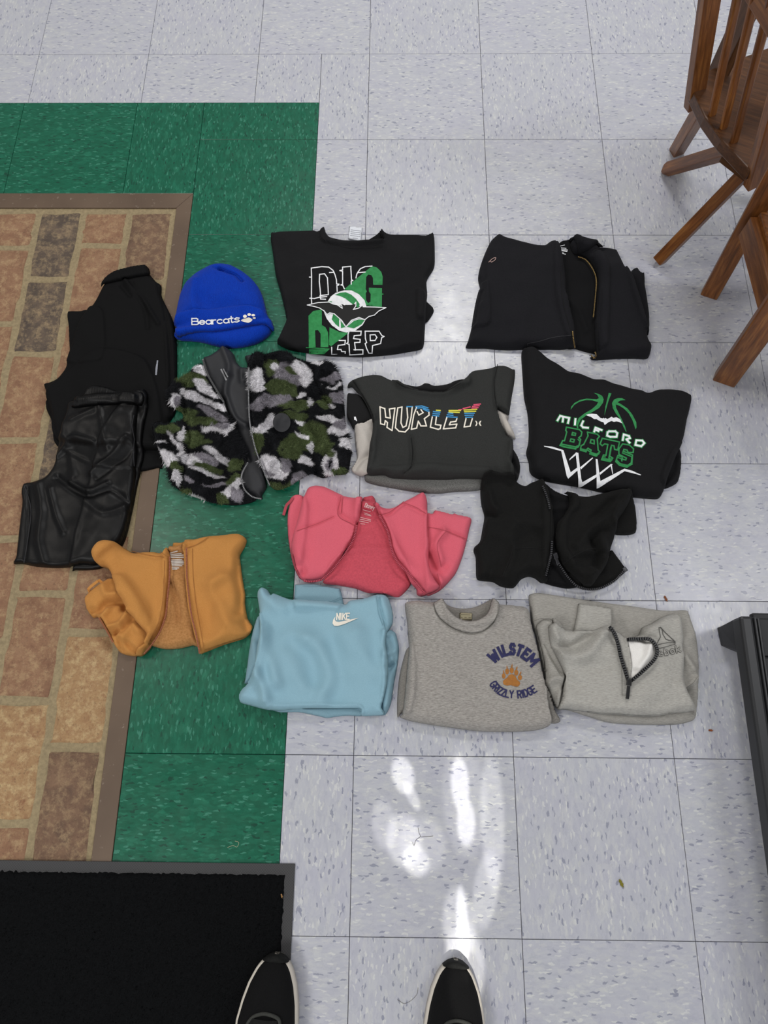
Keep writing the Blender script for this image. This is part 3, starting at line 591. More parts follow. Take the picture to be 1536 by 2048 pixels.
# ------------------------------------------------------------------ crumbs and threads on the floor
def leaf(name, px, py, s_, turn, colr, label):
    q = U(px, py, 0); R = [(0, 1), (.35, .5), (.3, .1), (.5, -.2), (.2, -.5), (.25, -1), (-.1, -.6), (-.35, -.2), (-.2, .2), (-.4, .6)]; c, sn = math.cos(turn), math.sin(turn)
    V = [(x * s_ * c - y * s_ * sn, x * s_ * sn + y * s_ * c, .0012 + .0010 * (abs(y) + abs(x))) for x, y in R]; n = len(V); V += [(x, y, z - .0006) for x, y, z in V]; V.append((0, 0, .0008)); V.append((0, 0, .0003))
    F = [(i, (i + 1) % n, 2 * n) for i in range(n)][::-1] + [((i + 1) % n + n, i + n, 2 * n + 1) for i in range(n)] + [(i, i + n, (i + 1) % n + n, (i + 1) % n) for i in range(n)]
    F = [f[::-1] for f in F]; me = D.meshes.new(name); me.from_pydata(V, [], F); me.materials.append(plain(name, colr, .8, c2=colr)); o = D.objects.new(name, me); COL.objects.link(o); o.location = (q[0], q[1], 0); return tag(o, label, 'leaf')
leaf('leaf_fragment', 1331, 1198, .007, .3, '#7b4a2c', 'tiny brown leaf scrap on the floor above the grey quarter-zip')
leaf('leaf_fragment', 1421, 1461, .005, 1.4, '#8a4a22', 'tiny rust brown leaf scrap near the rack on the right')
leaf('leaf_fragment', 1242, 1767, .008, .35, '#77701f', 'tiny olive green leaf scrap on the lower right tiles')
def thread(px, label, colr, rr=.00035):
    P = catmull([U(a_, b_, 0)[:2] for a_, b_ in px], 4, False); c = P.mean(0); m = MB(); m.tube([(x - c[0], y - c[1], rr + .0002) for x, y in P], rr, 5); o = m.build('thread', plain('thread_fibre', colr, .8), None, True); o.location = (c[0], c[1], 0); tag(o, label, 'thread')
thread([(836, 1655), (838, 1666), (841, 1673), (832, 1680), (828, 1691), (825, 1684)], 'short dark thread on the sunlit white tile', '#3d3a35')
thread([(866, 1672), (855, 1673), (841, 1674)], 'straight dark hair touching the thread on the sunlit tile', '#3d3a35', .0003)
thread([(455, 1695), (466, 1691), (474, 1694), (478, 1685), (470, 1682)], 'pale curled thread on the green tiles above the mat', '#b9b99a')
thread([(795, 1999), (808, 2007), (822, 2001), (834, 1988), (836, 1975)], 'fine curved hair on the tile between the shoes', '#6f6b66', .0003)
q_ = leaf('crumb', 565, 1790, .004, .2, '#9a7648', 'tan crumb on the corner of the black mat'); q_['category'] = 'crumb'; q_.location.z = .0095

# ------------------------------------------------------------------ cloth materials
M['pants'] = fabric('black_woven', '#0e0e0f', '#0a0a0b', sheen=.0, bump=.25, spec=.14, rough=.8)
s = N('black_satin'); v = s.coord(); s.p('Base Color', s.ramp(s.noise(v, 300, 2), [(.4, '#080809'), (.6, '#0d0d0e')])); s.p('Roughness', .42); s.p('Specular IOR Level', .22); s.p('Anisotropic', .3); s.bump(s.noise(s.coord((1, .15, 1)), 1500, 2), .15, .0006); M['satin'] = s.m
M['black'] = fabric('washed_black_fleece', '#1b1b1f', '#121216', nscale=700, sheen=.08)
M['black2'] = fabric('black_fleece', '#19191b', '#111113', nscale=700, sheen=.08)
M['black3'] = fabric('soft_black_fleece', '#151514', '#0d0d0d', nscale=500, sheen=.08)
M['blackin'] = fabric('black_lining', '#101012', '#09090b', sheen=.04)
M['seamk'] = plain('black_thread', '#0a0a0b', .9); M['seamg'] = plain('faded_thread', '#2e2e31', .9)
M['white'] = plain('white_print', '#ecedef', .7, c2='#dcdee2', nscale=120); M['cream'] = plain('cream_print', '#efe8da', .75); M['kgreen'] = plain('green_print', '#1c7a3d', .7, c2='#2b8a4b', nscale=110); M['dgreen'] = plain('dark_green_print', '#123a22', .7)
M['printblack'] = plain('black_print', '#121213', .75)
M['gold'] = plain('brass', '#74603a', .4, metal=.85); M['steelb'] = plain('black_nickel', '#333336', .35, metal=.4, spec=.5)
def label_tag(g, P, mat, lines, ink, name='neck_label', T_=.003):
    o = g.panel(name, P, mat, T=T_, r=.002, dome=0, noise=.0002, soft=1.5, smooth=False)
    mb = MB()
    for L in lines: g.stroke(mb, L, 3.0, off=.0006)
    if lines: mb.build('label_print', ink, o)
    return o
M['label'] = plain('white_label', '#dfe3ea', .8); M['ink'] = plain('grey_ink', '#8a8d96', .8)

# ------------------------------------------------------------------ black trousers
g = Garment('folded_trousers', 'black woven trousers folded in half, on the bricks under the shorts', 'trousers', (10, 510, .31732), (640, 800))
g.panel('trouser_leg', [(395, 360), (470, 355), (540, 348), (640, 400), (640, 700), (420, 700), (408, 600), (402, 450)], M['pants'], T=.008, r=.006)
g.panel('trouser_leg', [(620, 640), (900, 700), (1000, 1000), (1000, 1325), (960, 1345), (850, 1367), (600, 1360), (330, 1205), (300, 1060), (270, 900)], M['pants'], T=.009, r=.007)
g.panel('trouser_body', [(622, 195), (660, 150), (720, 120), (800, 98), (892, 88), (918, 130), (955, 172), (988, 200), (990, 265), (1025, 340), (1058, 410), (1080, 500), (1087, 640), (1085, 860), (1075, 1000), (1040, 1062), (1010, 1200), (990, 1240), (900, 1245), (600, 1245), (340, 1180), (300, 1010), (262, 870), (248, 815), (290, 802), (335, 778), (380, 720), (410, 640), (450, 520), (490, 420), (540, 340), (580, 275)], M['pants'], T=.017, r=.014,
        wr=[([(765, 170), (860, 270), (970, 440)], .004, .005), ([(800, 185), (880, 330), (900, 460)], -.003, .006), ([(960, 180), (1000, 330), (1040, 600), (1045, 1000)], -.003, .004), ([(1015, 420), (1030, 800)], .002, .004), ([(740, 200), (790, 260)], -.004, .006), ([(270, 880), (330, 1150)], -.003, .005)], noise=.0011)
g.panel('waistband', [(612, 222), (635, 170), (680, 135), (715, 115), (800, 92), (895, 80), (915, 105), (922, 150), (850, 170), (760, 192), (650, 210)], M['pants'], T=.008, r=.006, rib=(math.radians(15), .008, .0012), noise=.0006)
mb = MB(); g.fill(mb, [(958, 664), (966, 664), (962, 715), (957, 757), (947, 757), (949, 715)]); g.put('small_logo', mb, M['ink'], label='small grey vertical logo')

# ------------------------------------------------------------------ black satin shorts
g = Garment('satin_shorts', 'shiny black athletic shorts lying on the bricks over the black trousers', 'shorts', (10, 510, .31732), (500, 1450))
g.panel('back_waistband', [(510, 858), (560, 828), (650, 842), (720, 862), (860, 868), (900, 905), (860, 960), (500, 950)], M['satin'], T=.006, r=.005, rib=(0, .006, .0012))
g.panel('back_leg', [(860, 905), (925, 912), (932, 990), (905, 1120), (880, 1300), (840, 1420), (800, 1620), (745, 1820), (620, 1968), (440, 1985), (425, 1960), (600, 1300)], M['satin'], T=.008, r=.006)
g.panel('shorts_body', [(448, 965), (600, 965), (868, 960), (878, 1080), (860, 1280), (838, 1400), (815, 1560), (790, 1680), (740, 1830), (600, 1955), (500, 1960), (420, 1972), (310, 1974), (200, 1966), (120, 1950), (55, 1948), (72, 1900), (88, 1760), (100, 1650), (110, 1560), (105, 1490), (120, 1442), (180, 1430), (255, 1400), (300, 1345), (322, 1290), (335, 1240), (375, 1170), (400, 1100), (425, 1030)], M['satin'], T=.014, r=.010,
        wr=[([(330, 1270), (460, 1190), (590, 1220)], .005, .006), ([(330, 1400), (440, 1480), (540, 1525), (680, 1490), (790, 1570)], -.006, .007), ([(420, 1440), (540, 1500), (660, 1460)], .006, .006), ([(560, 1390), (700, 1300), (810, 1200)], .006, .006), ([(600, 1420), (740, 1330), (820, 1260)], -.004, .006), ([(400, 1100), (420, 1260), (440, 1400)], .003, .008), ([(210, 1450), (240, 1620), (220, 1800), (250, 1940)], .005, .009), ([(290, 1480), (330, 1640), (380, 1750)], .004, .007), ([(140, 1470), (150, 1700), (125, 1930)], -.003, .004), ([(640, 1010), (670, 1180), (680, 1260)], .003, .006), ([(460, 1080), (600, 1030)], .003, .006), ([(520, 1560), (640, 1640), (760, 1600)], .004, .008)], noise=.0008, nsig=8, soft=6, wk=1.15)
g.panel('front_waistband', [(452, 905), (470, 890), (600, 882), (868, 880), (872, 970), (700, 972), (450, 982), (443, 945)], M['satin'], T=.007, r=.005, rib=(0, .0055, .0014))
g.seam([[(812, 1010), (800, 1080), (815, 1160), (808, 1240), (815, 1330)], [(120, 1450), (165, 1620), (120, 1940)]], M['seamg'], 4)

# ------------------------------------------------------------------ blue beanie
M['blue'] = (lambda s: (s.p('Base Color', s.ramp(s.noise(s.coord(), 900, 2), [(.35, '#062c93'), (.65, '#0b3fb4')])), s.p('Roughness', .9), s.p('Sheen Weight', .05), s.p('Specular IOR Level', .1), s.m)[-1])(N('royal_blue_knit'))
wv = M['blue'].node_tree; s = N.__new__(N); s.m = M['blue']; s.t = wv; s.b = [n for n in wv.nodes if n.type == 'BSDF_PRINCIPLED'][0]
wvn = s.n('TexWave'); s.set(wvn, 'Vector', s.coord()); wvn.inputs['Scale'].default_value = 130; wvn.inputs['Distortion'].default_value = .4; s.bump(wvn.outputs[1], .5, .001)
g = Garment('knit_beanie', 'royal blue knit beanie with white lettering and paw on its folded cuff', 'hat', (330, 510, .15625), (750, 700))
g.panel('inner_band', [(150, 1000), (300, 960), (900, 900), (1310, 860), (1375, 895), (1383, 945), (1360, 1015), (1290, 1085), (1170, 1150), (980, 1195), (780, 1202), (640, 1172), (480, 1130), (330, 1112), (165, 1103), (140, 1060)], M['blue'], T=.026, r=.024, dome=0, noise=.0008)
g.panel('crown', [(128, 830), (150, 700), (190, 520), (265, 355), (400, 230), (540, 150), (640, 116), (740, 116), (860, 145), (1000, 222), (1120, 320), (1205, 430), (1262, 560), (1310, 760), (1330, 850), (1200, 930), (700, 960), (200, 960), (128, 910)], M['blue'], T=.036, r=.045, dome=.006, soft=4,
        wr=[([(680, 150), (800, 210), (900, 240), (980, 320)], -.006, .005), ([(640, 140), (700, 180)], -.004, .006), ([(380, 330), (360, 520), (380, 680)], .004, .012), ([(480, 560), (660, 660), (860, 620)], -.005, .02)], noise=.0014)
g.panel('cuff', [(122, 810), (150, 772), (260, 757), (400, 742), (560, 724), (700, 708), (900, 690), (1080, 694), (1220, 712), (1310, 756), (1365, 830), (1386, 890), (1370, 925), (1300, 908), (1180, 912), (1050, 930), (900, 958), (780, 980), (600, 996), (450, 998), (300, 1010), (150, 1030), (125, 940)], M['blue'], T=.009, r=.007, dome=.001, soft=3, noise=.0008)
g.seam([[(700, 165), (820, 215), (905, 250), (985, 325)]], M['blue'], 9, 'crown_seam')
mb = MB(); g.word(mb, 'Bearcats', (345, 893), (958, 856), 78, 15, sag=-8, gap=.18, widths={'B': 1.2}); g.put('embroidered_lettering', mb, M['white'])
mb = MB()
g.fill(mb, [(975, 835), (1010, 815), (1040, 812), (1070, 800), (1100, 812), (1120, 828), (1105, 850), (1070, 868), (1030, 862), (985, 850)], curve=True)
for cx, cy, rx, ry in ((1024, 786, 25, 21), (1078, 764, 23, 18), (1130, 772, 25, 14), (1142, 808, 20, 12)): g.fill(mb, arc(cx, cy, rx, ry, 0, 340, 14))
g.put('paw_emblem', mb, M['cream'])

# ------------------------------------------------------------------ DIG DEEP sweatshirt
g = Garment('crewneck_sweatshirt', 'black sweatshirt printed DIG DEEP with a bat over a volleyball', 'sweatshirt', (520, 440, .2474), (750, 700))
label_tag(g, [(722, 52), (828, 66), (817, 182), (713, 158)], M['label'], [[(735, 80), (815, 90)], [(733, 95), (812, 105)], [(733, 110), (810, 119)], [(730, 125), (808, 134)], [(750, 145), (790, 150)]], M['ink'])
g.panel('sleeve', [(1270, 620), (1350, 665), (1398, 712), (1404, 745), (1380, 790), (1345, 832), (1270, 850)], M['black2'], T=.016, r=.013)
g.panel('back_collar', [(505, 118), (525, 96), (550, 130), (600, 164), (660, 182), (720, 170), (815, 190), (870, 166), (930, 130), (968, 100), (990, 130), (990, 260), (760, 280), (520, 240)], M['blackin'], T=.014, r=.008, dome=0)
g.panel('body', [(86, 150), (98, 118), (150, 99), (300, 93), (440, 90), (475, 100), (524, 94), (540, 135), (580, 175), (640, 190), (740, 204), (830, 208), (920, 204), (984, 196), (975, 150), (968, 98), (1010, 108), (1080, 118), (1200, 124), (1330, 130), (1360, 112), (1392, 117), (1410, 150), (1413, 350), (1398, 410), (1360, 470), (1346, 510), (1352, 600), (1345, 680), (1338, 800), (1332, 900), (1326, 1000), (1302, 1050), (1180, 1075), (1050, 1096), (830, 1113), (690, 1110), (560, 1105), (400, 1084), (260, 1060), (180, 1030), (140, 1000), (152, 955), (185, 880), (212, 810), (205, 750), (192, 690), (165, 580), (130, 460), (112, 330), (100, 240)], M['black2'], T=.022, r=.010, dome=.010,
        wr=[([(470, 215), (700, 250), (1000, 225)], .0025, .012), ([(1150, 320), (1250, 600), (1230, 950)], .003, .03), ([(200, 700), (330, 840), (300, 1020)], -.003, .02), ([(1040, 540), (1120, 520)], -.002, .01), ([(330, 420), (300, 640)], .002, .02), ([(1090, 800), (1000, 980)], -.002, .02)], noise=.0012)
g.seam([[(505, 140), (560, 190), (640, 208), (760, 226), (900, 220), (988, 208)]], M['seamk'], 5, 'collar_seam')
W1 = 8.5; mb = MB(); st = lambda P, c=False: g.stroke(mb, P, W1, c)
st([(400, 463), (417, 463), (415, 390), (500, 378), (555, 382), (590, 408), (605, 440), (618, 485), (620, 518), (638, 520), (636, 527), (622, 530), (624, 578)]); st([(417, 463), (416, 632), (402, 634), (440, 636), (480, 626), (540, 620)]); st([(416, 640), (418, 680)]); st([(562, 426), (600, 424)])
st([(482, 440), (522, 436), (545, 468), (550, 540), (553, 604), (490, 612), (486, 560), (480, 500)], True); st([(486, 612), (490, 640), (530, 642)])
st([(735, 398), (735, 376), (668, 382), (668, 405), (646, 410), (668, 416), (668, 520), (655, 526), (670, 530), (682, 558)]); st([(735, 400), (740, 485), (750, 490), (737, 496), (738, 520)])
st([(776, 470), (782, 440), (790, 425), (812, 395), (850, 378), (905, 374)]); st([(790, 427), (850, 422)])
g.put('outlined_lettering', mb, M['white']); mb = MB()
st([(640, 975), (690, 975), (686, 1008), (632, 1015), (626, 1048), (655, 1048), (660, 1064), (690, 1066), (688, 1090), (580, 1088), (580, 1030)])
st([(720, 900), (818, 900), (815, 932), (762, 936), (756, 960), (810, 966), (808, 990), (765, 992), (772, 1052), (760, 1050), (832, 1050), (832, 1086), (725, 1092), (720, 1006), (700, 1000), (712, 990), (712, 925)], True)
st([(850, 900), (962, 900), (985, 935), (1003, 943), (984, 952), (975, 1000), (910, 1016), (906, 1078), (880, 1078), (862, 1040), (850, 1000), (862, 992), (852, 960)], True); st([(890, 930), (930, 928), (945, 950), (930, 975), (892, 976)], True)
g.put('outlined_lettering', mb, M['white'])
mb = MB()
g.fill(mb, [(905, 374), (945, 385), (980, 420), (992, 460), (990, 525), (915, 525), (913, 470), (900, 447), (875, 442), (858, 462), (855, 560), (864, 578), (855, 592), (857, 650), (875, 674), (893, 662), (895, 600), (880, 578), (880, 548), (986, 552), (986, 594), (1003, 600), (986, 607), (985, 708), (860, 690), (820, 620), (750, 575), (680, 562), (700, 545), (780, 475)])
g.fill(mb, [(392, 775), (430, 737), (500, 724), (500, 850), (530, 868), (550, 910), (555, 990), (552, 1030), (490, 1030), (490, 920), (468, 890), (445, 893), (450, 1030), (395, 1030)]); g.fill(mb, [(396, 1046), (560, 1046), (520, 1086), (396, 1086)]); g.fill(mb, [(562, 868), (640, 905), (715, 914), (575, 1022), (558, 1010)])
g.fill(mb, [(372, 1028), (560, 1040), (565, 1046), (372, 1036)], off=.0004)
g.put('green_lettering', mb, M['kgreen'])
mb = MB(); g.fill(mb, [(545, 664), (572, 620), (612, 590), (680, 570), (740, 571), (800, 602), (845, 650), (860, 700), (700, 700), (600, 690)], off=.0008); g.fill(mb, [(515, 740), (540, 800), (580, 852), (640, 896), (700, 912), (770, 896), (830, 850), (856, 806), (780, 790), (600, 740)], off=.0008); g.put('ball_base', mb, M['white'])
mb = MB(); g.fill(mb, [(606, 608), (650, 590), (692, 586), (738, 606), (778, 642), (806, 682), (798, 712), (770, 700), (735, 672), (690, 636), (645, 616)], off=.0013); g.fill(mb, [(548, 660), (584, 660), (575, 672), (545, 672)], off=.0013)
g.fill(mb, [(594, 758), (640, 800), (640, 868), (612, 846), (580, 806)], off=.0013); g.fill(mb, [(652, 818), (690, 868), (655, 876)], off=.0013); g.fill(mb, [(702, 866), (760, 818), (800, 806), (846, 812), (820, 846), (760, 878)], off=.0013); g.put('ball_panels', mb, M['kgreen'])
mb = MB(); BAT = [(383, 692), (470, 672), (560, 668), (592, 684), (625, 690), (665, 718), (662, 700), (650, 675), (685, 690), (735, 690), (765, 682), (776, 668), (775, 700), (755, 728), (800, 716), (832, 690), (834, 706), (920, 708), (1018, 713), (960, 740), (925, 773), (880, 785), (848, 810), (800, 792), (740, 815), (695, 868), (660, 815), (600, 762), (565, 755), (542, 768), (520, 740), (480, 715), (440, 704)]
g.fill(mb, BAT, off=.0018); g.put('bat_emblem', mb, M['printblack']); mb = MB(); g.stroke(mb, BAT[:6], 7, off=.0022); g.stroke(mb, BAT[5:9], 7, off=.0022); g.stroke(mb, BAT[10:], 7, off=.0022); g.stroke(mb, [BAT[-1], BAT[0]], 7, off=.0022); g.put('bat_outline', mb, M['white'])

# ------------------------------------------------------------------ camo fleece jacket
g = Garment('camouflage_fleece_jacket', 'fluffy camouflage fleece jacket in black, white and olive lying open', 'jacket', (290, 680, .27995), (650, 650))
BL = [('W', 395, 215, 62, 30, 30), ('O', 300, 270, 60, 60, 0), ('O', 390, 275, 70, 22, 30), ('W', 400, 330, 68, 46, 40), ('W', 465, 378, 55, 22, 30), ('W', 330, 400, 92, 30, 25), ('W', 440, 440, 125, 22, 15), ('K', 220, 340, 48, 62, 0), ('W', 212, 435, 40, 52, 30), ('G', 230, 440, 26, 40, 0), ('O', 240, 505, 40, 30, 0), ('G', 480, 520, 105, 32, 22), ('O', 320, 545, 46, 48, 0), ('O', 430, 582, 92, 32, -5), ('W', 540, 632, 112, 32, -12), ('G', 560, 602, 62, 22, 0), ('O', 155, 640, 70, 32, -10), ('W', 215, 712, 62, 18, 50), ('O', 350, 700, 82, 55, 30), ('O', 400, 748, 92, 24, 0), ('W', 262, 660, 24, 50, 0), ('W', 180, 845, 72, 58, 30), ('W', 255, 770, 20, 50, 0), ('W', 550, 850, 112, 32, 30), ('W', 330, 850, 70, 40, 20), ('G', 440, 862, 82, 24, 20), ('O', 450, 915, 112, 24, 15), ('W', 440, 940, 122, 14, 18), ('O', 235, 920, 26, 62, 0), ('W', 230, 985, 28, 52, 0), ('G', 520, 1030, 92, 13, 5), ('O', 640, 1010, 60, 60, -45), ('W', 620, 1085, 92, 36, -42), ('W', 660, 1040, 40, 62, 0), ('O', 560, 1140, 62, 36, 0), ('O', 290, 1080, 50, 40, 0), ('W', 385, 1120, 66, 16, 30), ('W', 120, 735, 35, 8, 0), ('G', 320, 985, 35, 14, 20), ('O', 640, 890, 60, 40, -30), ('G', 690, 1100, 40, 30, -40),
      ('O', 890, 205, 52, 62, 0), ('W', 900, 205, 30, 30, 0), ('G', 1030, 250, 115, 72, 10), ('O', 1050, 215, 50, 18, 5), ('W', 1120, 210, 82, 34, 30), ('W', 1140, 275, 36, 52, 0), ('O', 960, 340, 102, 58, 0), ('W', 785, 300, 44, 92, -18), ('W', 820, 360, 50, 30, 20), ('G', 880, 445, 145, 36, -12), ('W', 775, 260, 25, 60, 0), ('W', 1100, 382, 52, 16, -10), ('O', 1060, 460, 145, 36, -8), ('O', 1285, 440, 52, 50, 0), ('G', 1340, 262, 82, 22, -15), ('G', 1380, 395, 52, 48, 0), ('W', 1235, 165, 46, 15, 0), ('W', 1360, 310, 60, 12, -18), ('W', 1175, 440, 15, 40, 15), ('K', 860, 515, 112, 30, -10), ('W', 850, 605, 100, 30, -28), ('W', 905, 575, 30, 48, 0), ('W', 1110, 606, 72, 18, 10), ('O', 1065, 548, 92, 38, 0), ('O', 1200, 690, 112, 105, 0), ('O', 1085, 740, 92, 50, 0), ('W', 1320, 560, 105, 22, 8), ('W', 1385, 650, 72, 42, -10), ('G', 1400, 590, 40, 36, 0), ('W', 1110, 688, 50, 17, 5), ('W', 1175, 765, 19, 48, -15), ('O', 1040, 800, 92, 38, 0), ('O', 800, 730, 36, 82, 0), ('W', 880, 900, 58, 82, -20), ('W', 930, 965, 92, 30, -15), ('G', 1000, 895, 52, 58, 30), ('W', 1150, 868, 64, 28, 42), ('W', 1310, 890, 58, 92, 22), ('G', 1300, 890, 28, 55, 22), ('K', 1305, 880, 10, 40, 20), ('W', 1440, 750, 46, 38, 0), ('O', 1395, 930, 72, 32, 0), ('O', 1000, 1032, 125, 30, -20), ('G', 1080, 985, 62, 28, -20), ('G', 870, 960, 50, 30, 30), ('O', 1290, 780, 60, 60, 0), ('W', 1330, 465, 25, 20, 30), ('O', 1440, 500, 30, 60, 0)]
CC = {k: np.array(lin(c)) for k, c in dict(W='#e6e4e8', G='#96929a', O='#566240', K='#202124').items()}
NF = [fieldnoise((NY, NX), 5, 91), fieldnoise((NY, NX), 5, 92), fieldnoise((NY, NX), 1.6, 93)]
def camo(V):
    p = PROJ(V); x = (p[:, 0] - 290) / .27995; y = (p[:, 1] - 680) / .27995
    i = np.clip(((V[:, 0] - GX0) / CELL).astype(int), 0, NX - 1); j = np.clip(((V[:, 1] - GY0) / CELL).astype(int), 0, NY - 1)
    x = x + NF[0][j, i] * 17 + NF[2][j, i] * 10; y = y + NF[1][j, i] * 9 + NF[2][j, i] * 5; C = np.tile(CC['K'], (len(V), 1))
    for k, cx, cy, rx, ry, an in BL:
        c, s_ = math.cos(math.radians(an)), math.sin(math.radians(an)); dx, dy_ = x - cx, y - cy; e = ((dx * c + dy_ * s_) / rx) ** 2 + ((-dx * s_ + dy_ * c) / ry) ** 2
        wgt = np.clip((1.25 - e) / .35, 0, 1)[:, None]; C = C * (1 - wgt) + CC[k] * wgt
    return C
s = N('camo_fleece'); at_ = s.n('VertexColor'); at_.layer_name = 'col'; s.p('Base Color', at_.outputs[0]); s.p('Roughness', .95); s.p('Specular IOR Level', .1); M['camo'] = s.m
M['shell'] = fabric('charcoal_softshell', '#2c2d30', '#232428', sheen=.05, bump=.15, rough=.6, spec=.35); M['silver'] = plain('grey_zip_tape', '#8f9092', .6, c2='#7b7c7e'); M['dteeth'] = plain('dark_zip_teeth', '#4a4b4c', .4, spec=.5)
def fur(g, o, n, L0, seed):
    R = np.random.default_rng(seed); X, top = g.last['X'], g.last['top']; k = R.integers(0, len(X), n); p = X[k] + R.uniform(-CELL, CELL, (n, 2)) * .6; z = top[k] - .001
    fi = lambda A: A[np.clip(((p[:, 1] - GY0) / CELL).astype(int), 0, NY - 1), np.clip(((p[:, 0] - GX0) / CELL).astype(int), 0, NX - 1)]
    an = -1.2 + 1.1 * fi(NF[0]) + R.normal(0, .45, n); L = L0 * R.uniform(.6, 1.15, n); d = np.c_[np.cos(an), np.sin(an)]
    gx, gy = hz(p[:, 0] + .004, p[:, 1]) - hz(p[:, 0] - .004, p[:, 1]), hz(p[:, 0], p[:, 1] + .004) - hz(p[:, 0], p[:, 1] - .004); gr = -np.clip(np.c_[gx, gy] / .008, -2, 2)
    tip = p + d * (L * .62)[:, None] + gr * (L * .35)[:, None]; nrm_ = np.c_[-d[:, 1], d[:, 0]] * .00075; V = np.empty((n, 3, 3))
    V[:, 0] = np.c_[p + nrm_, z]; V[:, 1] = np.c_[p - nrm_, z]; V[:, 2] = np.c_[tip, np.maximum(z + .0015 + L * .62 / (1 + np.linalg.norm(gr, axis=1)), .001)]
    C = camo(np.c_[p, z]); C[:, :3] *= R.uniform(.6, 1.25, (n, 1)); C = np.repeat(C[:, None, :], 3, 1)
    f = mesh('fur', V.reshape(-1, 3), np.arange(n * 3).reshape(-1, 3), M['camo'], o, False, cols=C.reshape(-1, 4)); f['kind'] = 'stuff'
g.panel('lining', [(415, 148), (470, 110), (560, 60), (610, 80), (640, 112), (655, 160), (690, 195), (740, 206), (726, 160), (718, 116), (820, 106), (850, 160), (850, 600), (850, 900), (872, 1050), (838, 1110), (838, 1140), (740, 1120), (640, 1000), (600, 700), (480, 340)], M['shell'], T=.016, r=.012, wr=[([(600, 270), (580, 400), (640, 560), (720, 620)], .006, .007), ([(560, 70), (600, 180), (600, 260)], .005, .007), ([(690, 230), (700, 310), (740, 280)], .005, .006), ([(570, 440), (640, 640), (740, 850)], -.006, .006), ([(720, 210), (730, 240)], .004, .01)], noise=.0014)
mb = MB(); g.stroke(mb, [(545, 212), (580, 285)], 11); g.stroke(mb, [(562, 210), (590, 262)], 9); g.put('hanger_loop', mb, M['silver'])
o = g.panel('front_panel', [(412, 180), (440, 240), (470, 300), (520, 380), (565, 450), (600, 540), (645, 640), (690, 740), (742, 850), (715, 900), (692, 960), (700, 1030), (725, 1085), (800, 1135), (760, 1162), (640, 1180), (500, 1165), (350, 1120), (240, 1070), (185, 1010), (150, 905), (112, 810), (82, 690), (95, 640), (170, 605), (235, 592), (265, 525), (200, 490), (180, 420), (185, 345), (230, 290), (300, 240), (350, 192)], M['camo'], T=.026, r=.024, dome=.006, color=camo,
        wr=[([(270, 300), (265, 480), (290, 640), (280, 800), (255, 900), (240, 1040)], -.010, .009), ([(180, 640), (250, 720), (240, 800)], .006, .014), ([(420, 520), (560, 620)], .004, .015), ([(360, 790), (520, 820), (650, 860)], -.005, .012), ([(420, 960), (600, 980)], -.004, .012)], noise=.003, nsig=6)
fur(g, o, 36000, .0080, 1)
o = g.panel('front_panel', [(758, 170), (790, 125), (870, 108), (955, 86), (1010, 105), (1080, 132), (1170, 152), (1280, 158), (1370, 215), (1410, 300), (1425, 480), (1440, 640), (1480, 770), (1470, 850), (1445, 955), (1350, 970), (1270, 990), (1190, 960), (1110, 1000), (1010, 1058), (940, 1075), (890, 1040), (845, 930), (795, 780), (755, 620), (748, 400), (750, 220)], M['camo'], T=.028, r=.025, dome=.006, color=camo,
        wr=[([(1165, 160), (1200, 300), (1280, 400), (1330, 480)], -.010, .010), ([(1200, 420), (1150, 560), (1230, 700), (1190, 820), (1220, 940)], -.007, .012), ([(900, 780), (1010, 860), (1100, 950)], -.006, .012), ([(1010, 130), (1130, 230), (1180, 330)], .008, .016), ([(1300, 800), (1230, 920)], -.008, .010), ([(830, 130), (850, 260)], -.005, .01), ([(1380, 560), (1450, 720), (1400, 860)], .006, .015)], noise=.003, nsig=6)
fur(g, o, 46000, .0080, 2)
mb = MB(); g.fill(mb, arc(980, 600, 63, 68, 0, 345, 26), off=.0075); g.put('round_patch', mb, M['shell'], label='round charcoal patch on the fleece')
z = g.zipper([[(416, 146), (450, 250), (500, 340), (560, 440)]], M['silver'], M['dteeth'], tw=13, off=.002); g.zipper([[(745, 205), (742, 330), (744, 470), (752, 600), (785, 760), (830, 890), (893, 1045)], [(738, 880), (700, 950), (692, 1000), (715, 1075), (770, 1125), (832, 1140)]], M['shell'], M['silver'], tw=10, tooth=.0011, off=.003)

# ------------------------------------------------------------------ black zip hoodie (top right)
g = Garment('zip_hoodie', 'faded black zip hoodie with brass zipper lying open near the chairs', 'hoodie', (910, 450, .27344), (760, 550))
g.panel('sleeve', [(1230, 330), (1265, 350), (1295, 330), (1332, 313), (1360, 345), (1385, 362), (1388, 440), (1398, 500), (1412, 600), (1420, 690), (1410, 810), (1330, 760), (1240, 500)], M['black'], T=.020, r=.014)
g.panel('sleeve', [(180, 470), (230, 480), (240, 760), (140, 800), (120, 760), (148, 580)], M['black'], T=.010, r=.008)
g.panel('lining', [(735, 170), (765, 132), (800, 115), (900, 115), (1010, 200), (1100, 380), (1100, 600), (1090, 900), (1040, 945), (980, 940), (880, 912), (800, 890), (720, 600), (700, 300)], M['blackin'], T=.014, r=.010, wr=[([(830, 560), (900, 640), (960, 780)], .003, .008)])
mb = MB()
for a_, b_ in (((756, 158), (800, 148)), ((757, 165), (812, 172)), ((755, 172), (822, 184)), ((757, 180), (820, 192)), ((765, 187), (818, 196)), ((770, 200), (795, 206)), ((768, 206), (808, 215))): g.stroke(mb, [a_, b_], 5)
g.put('printed_care_label', mb, M['white'])
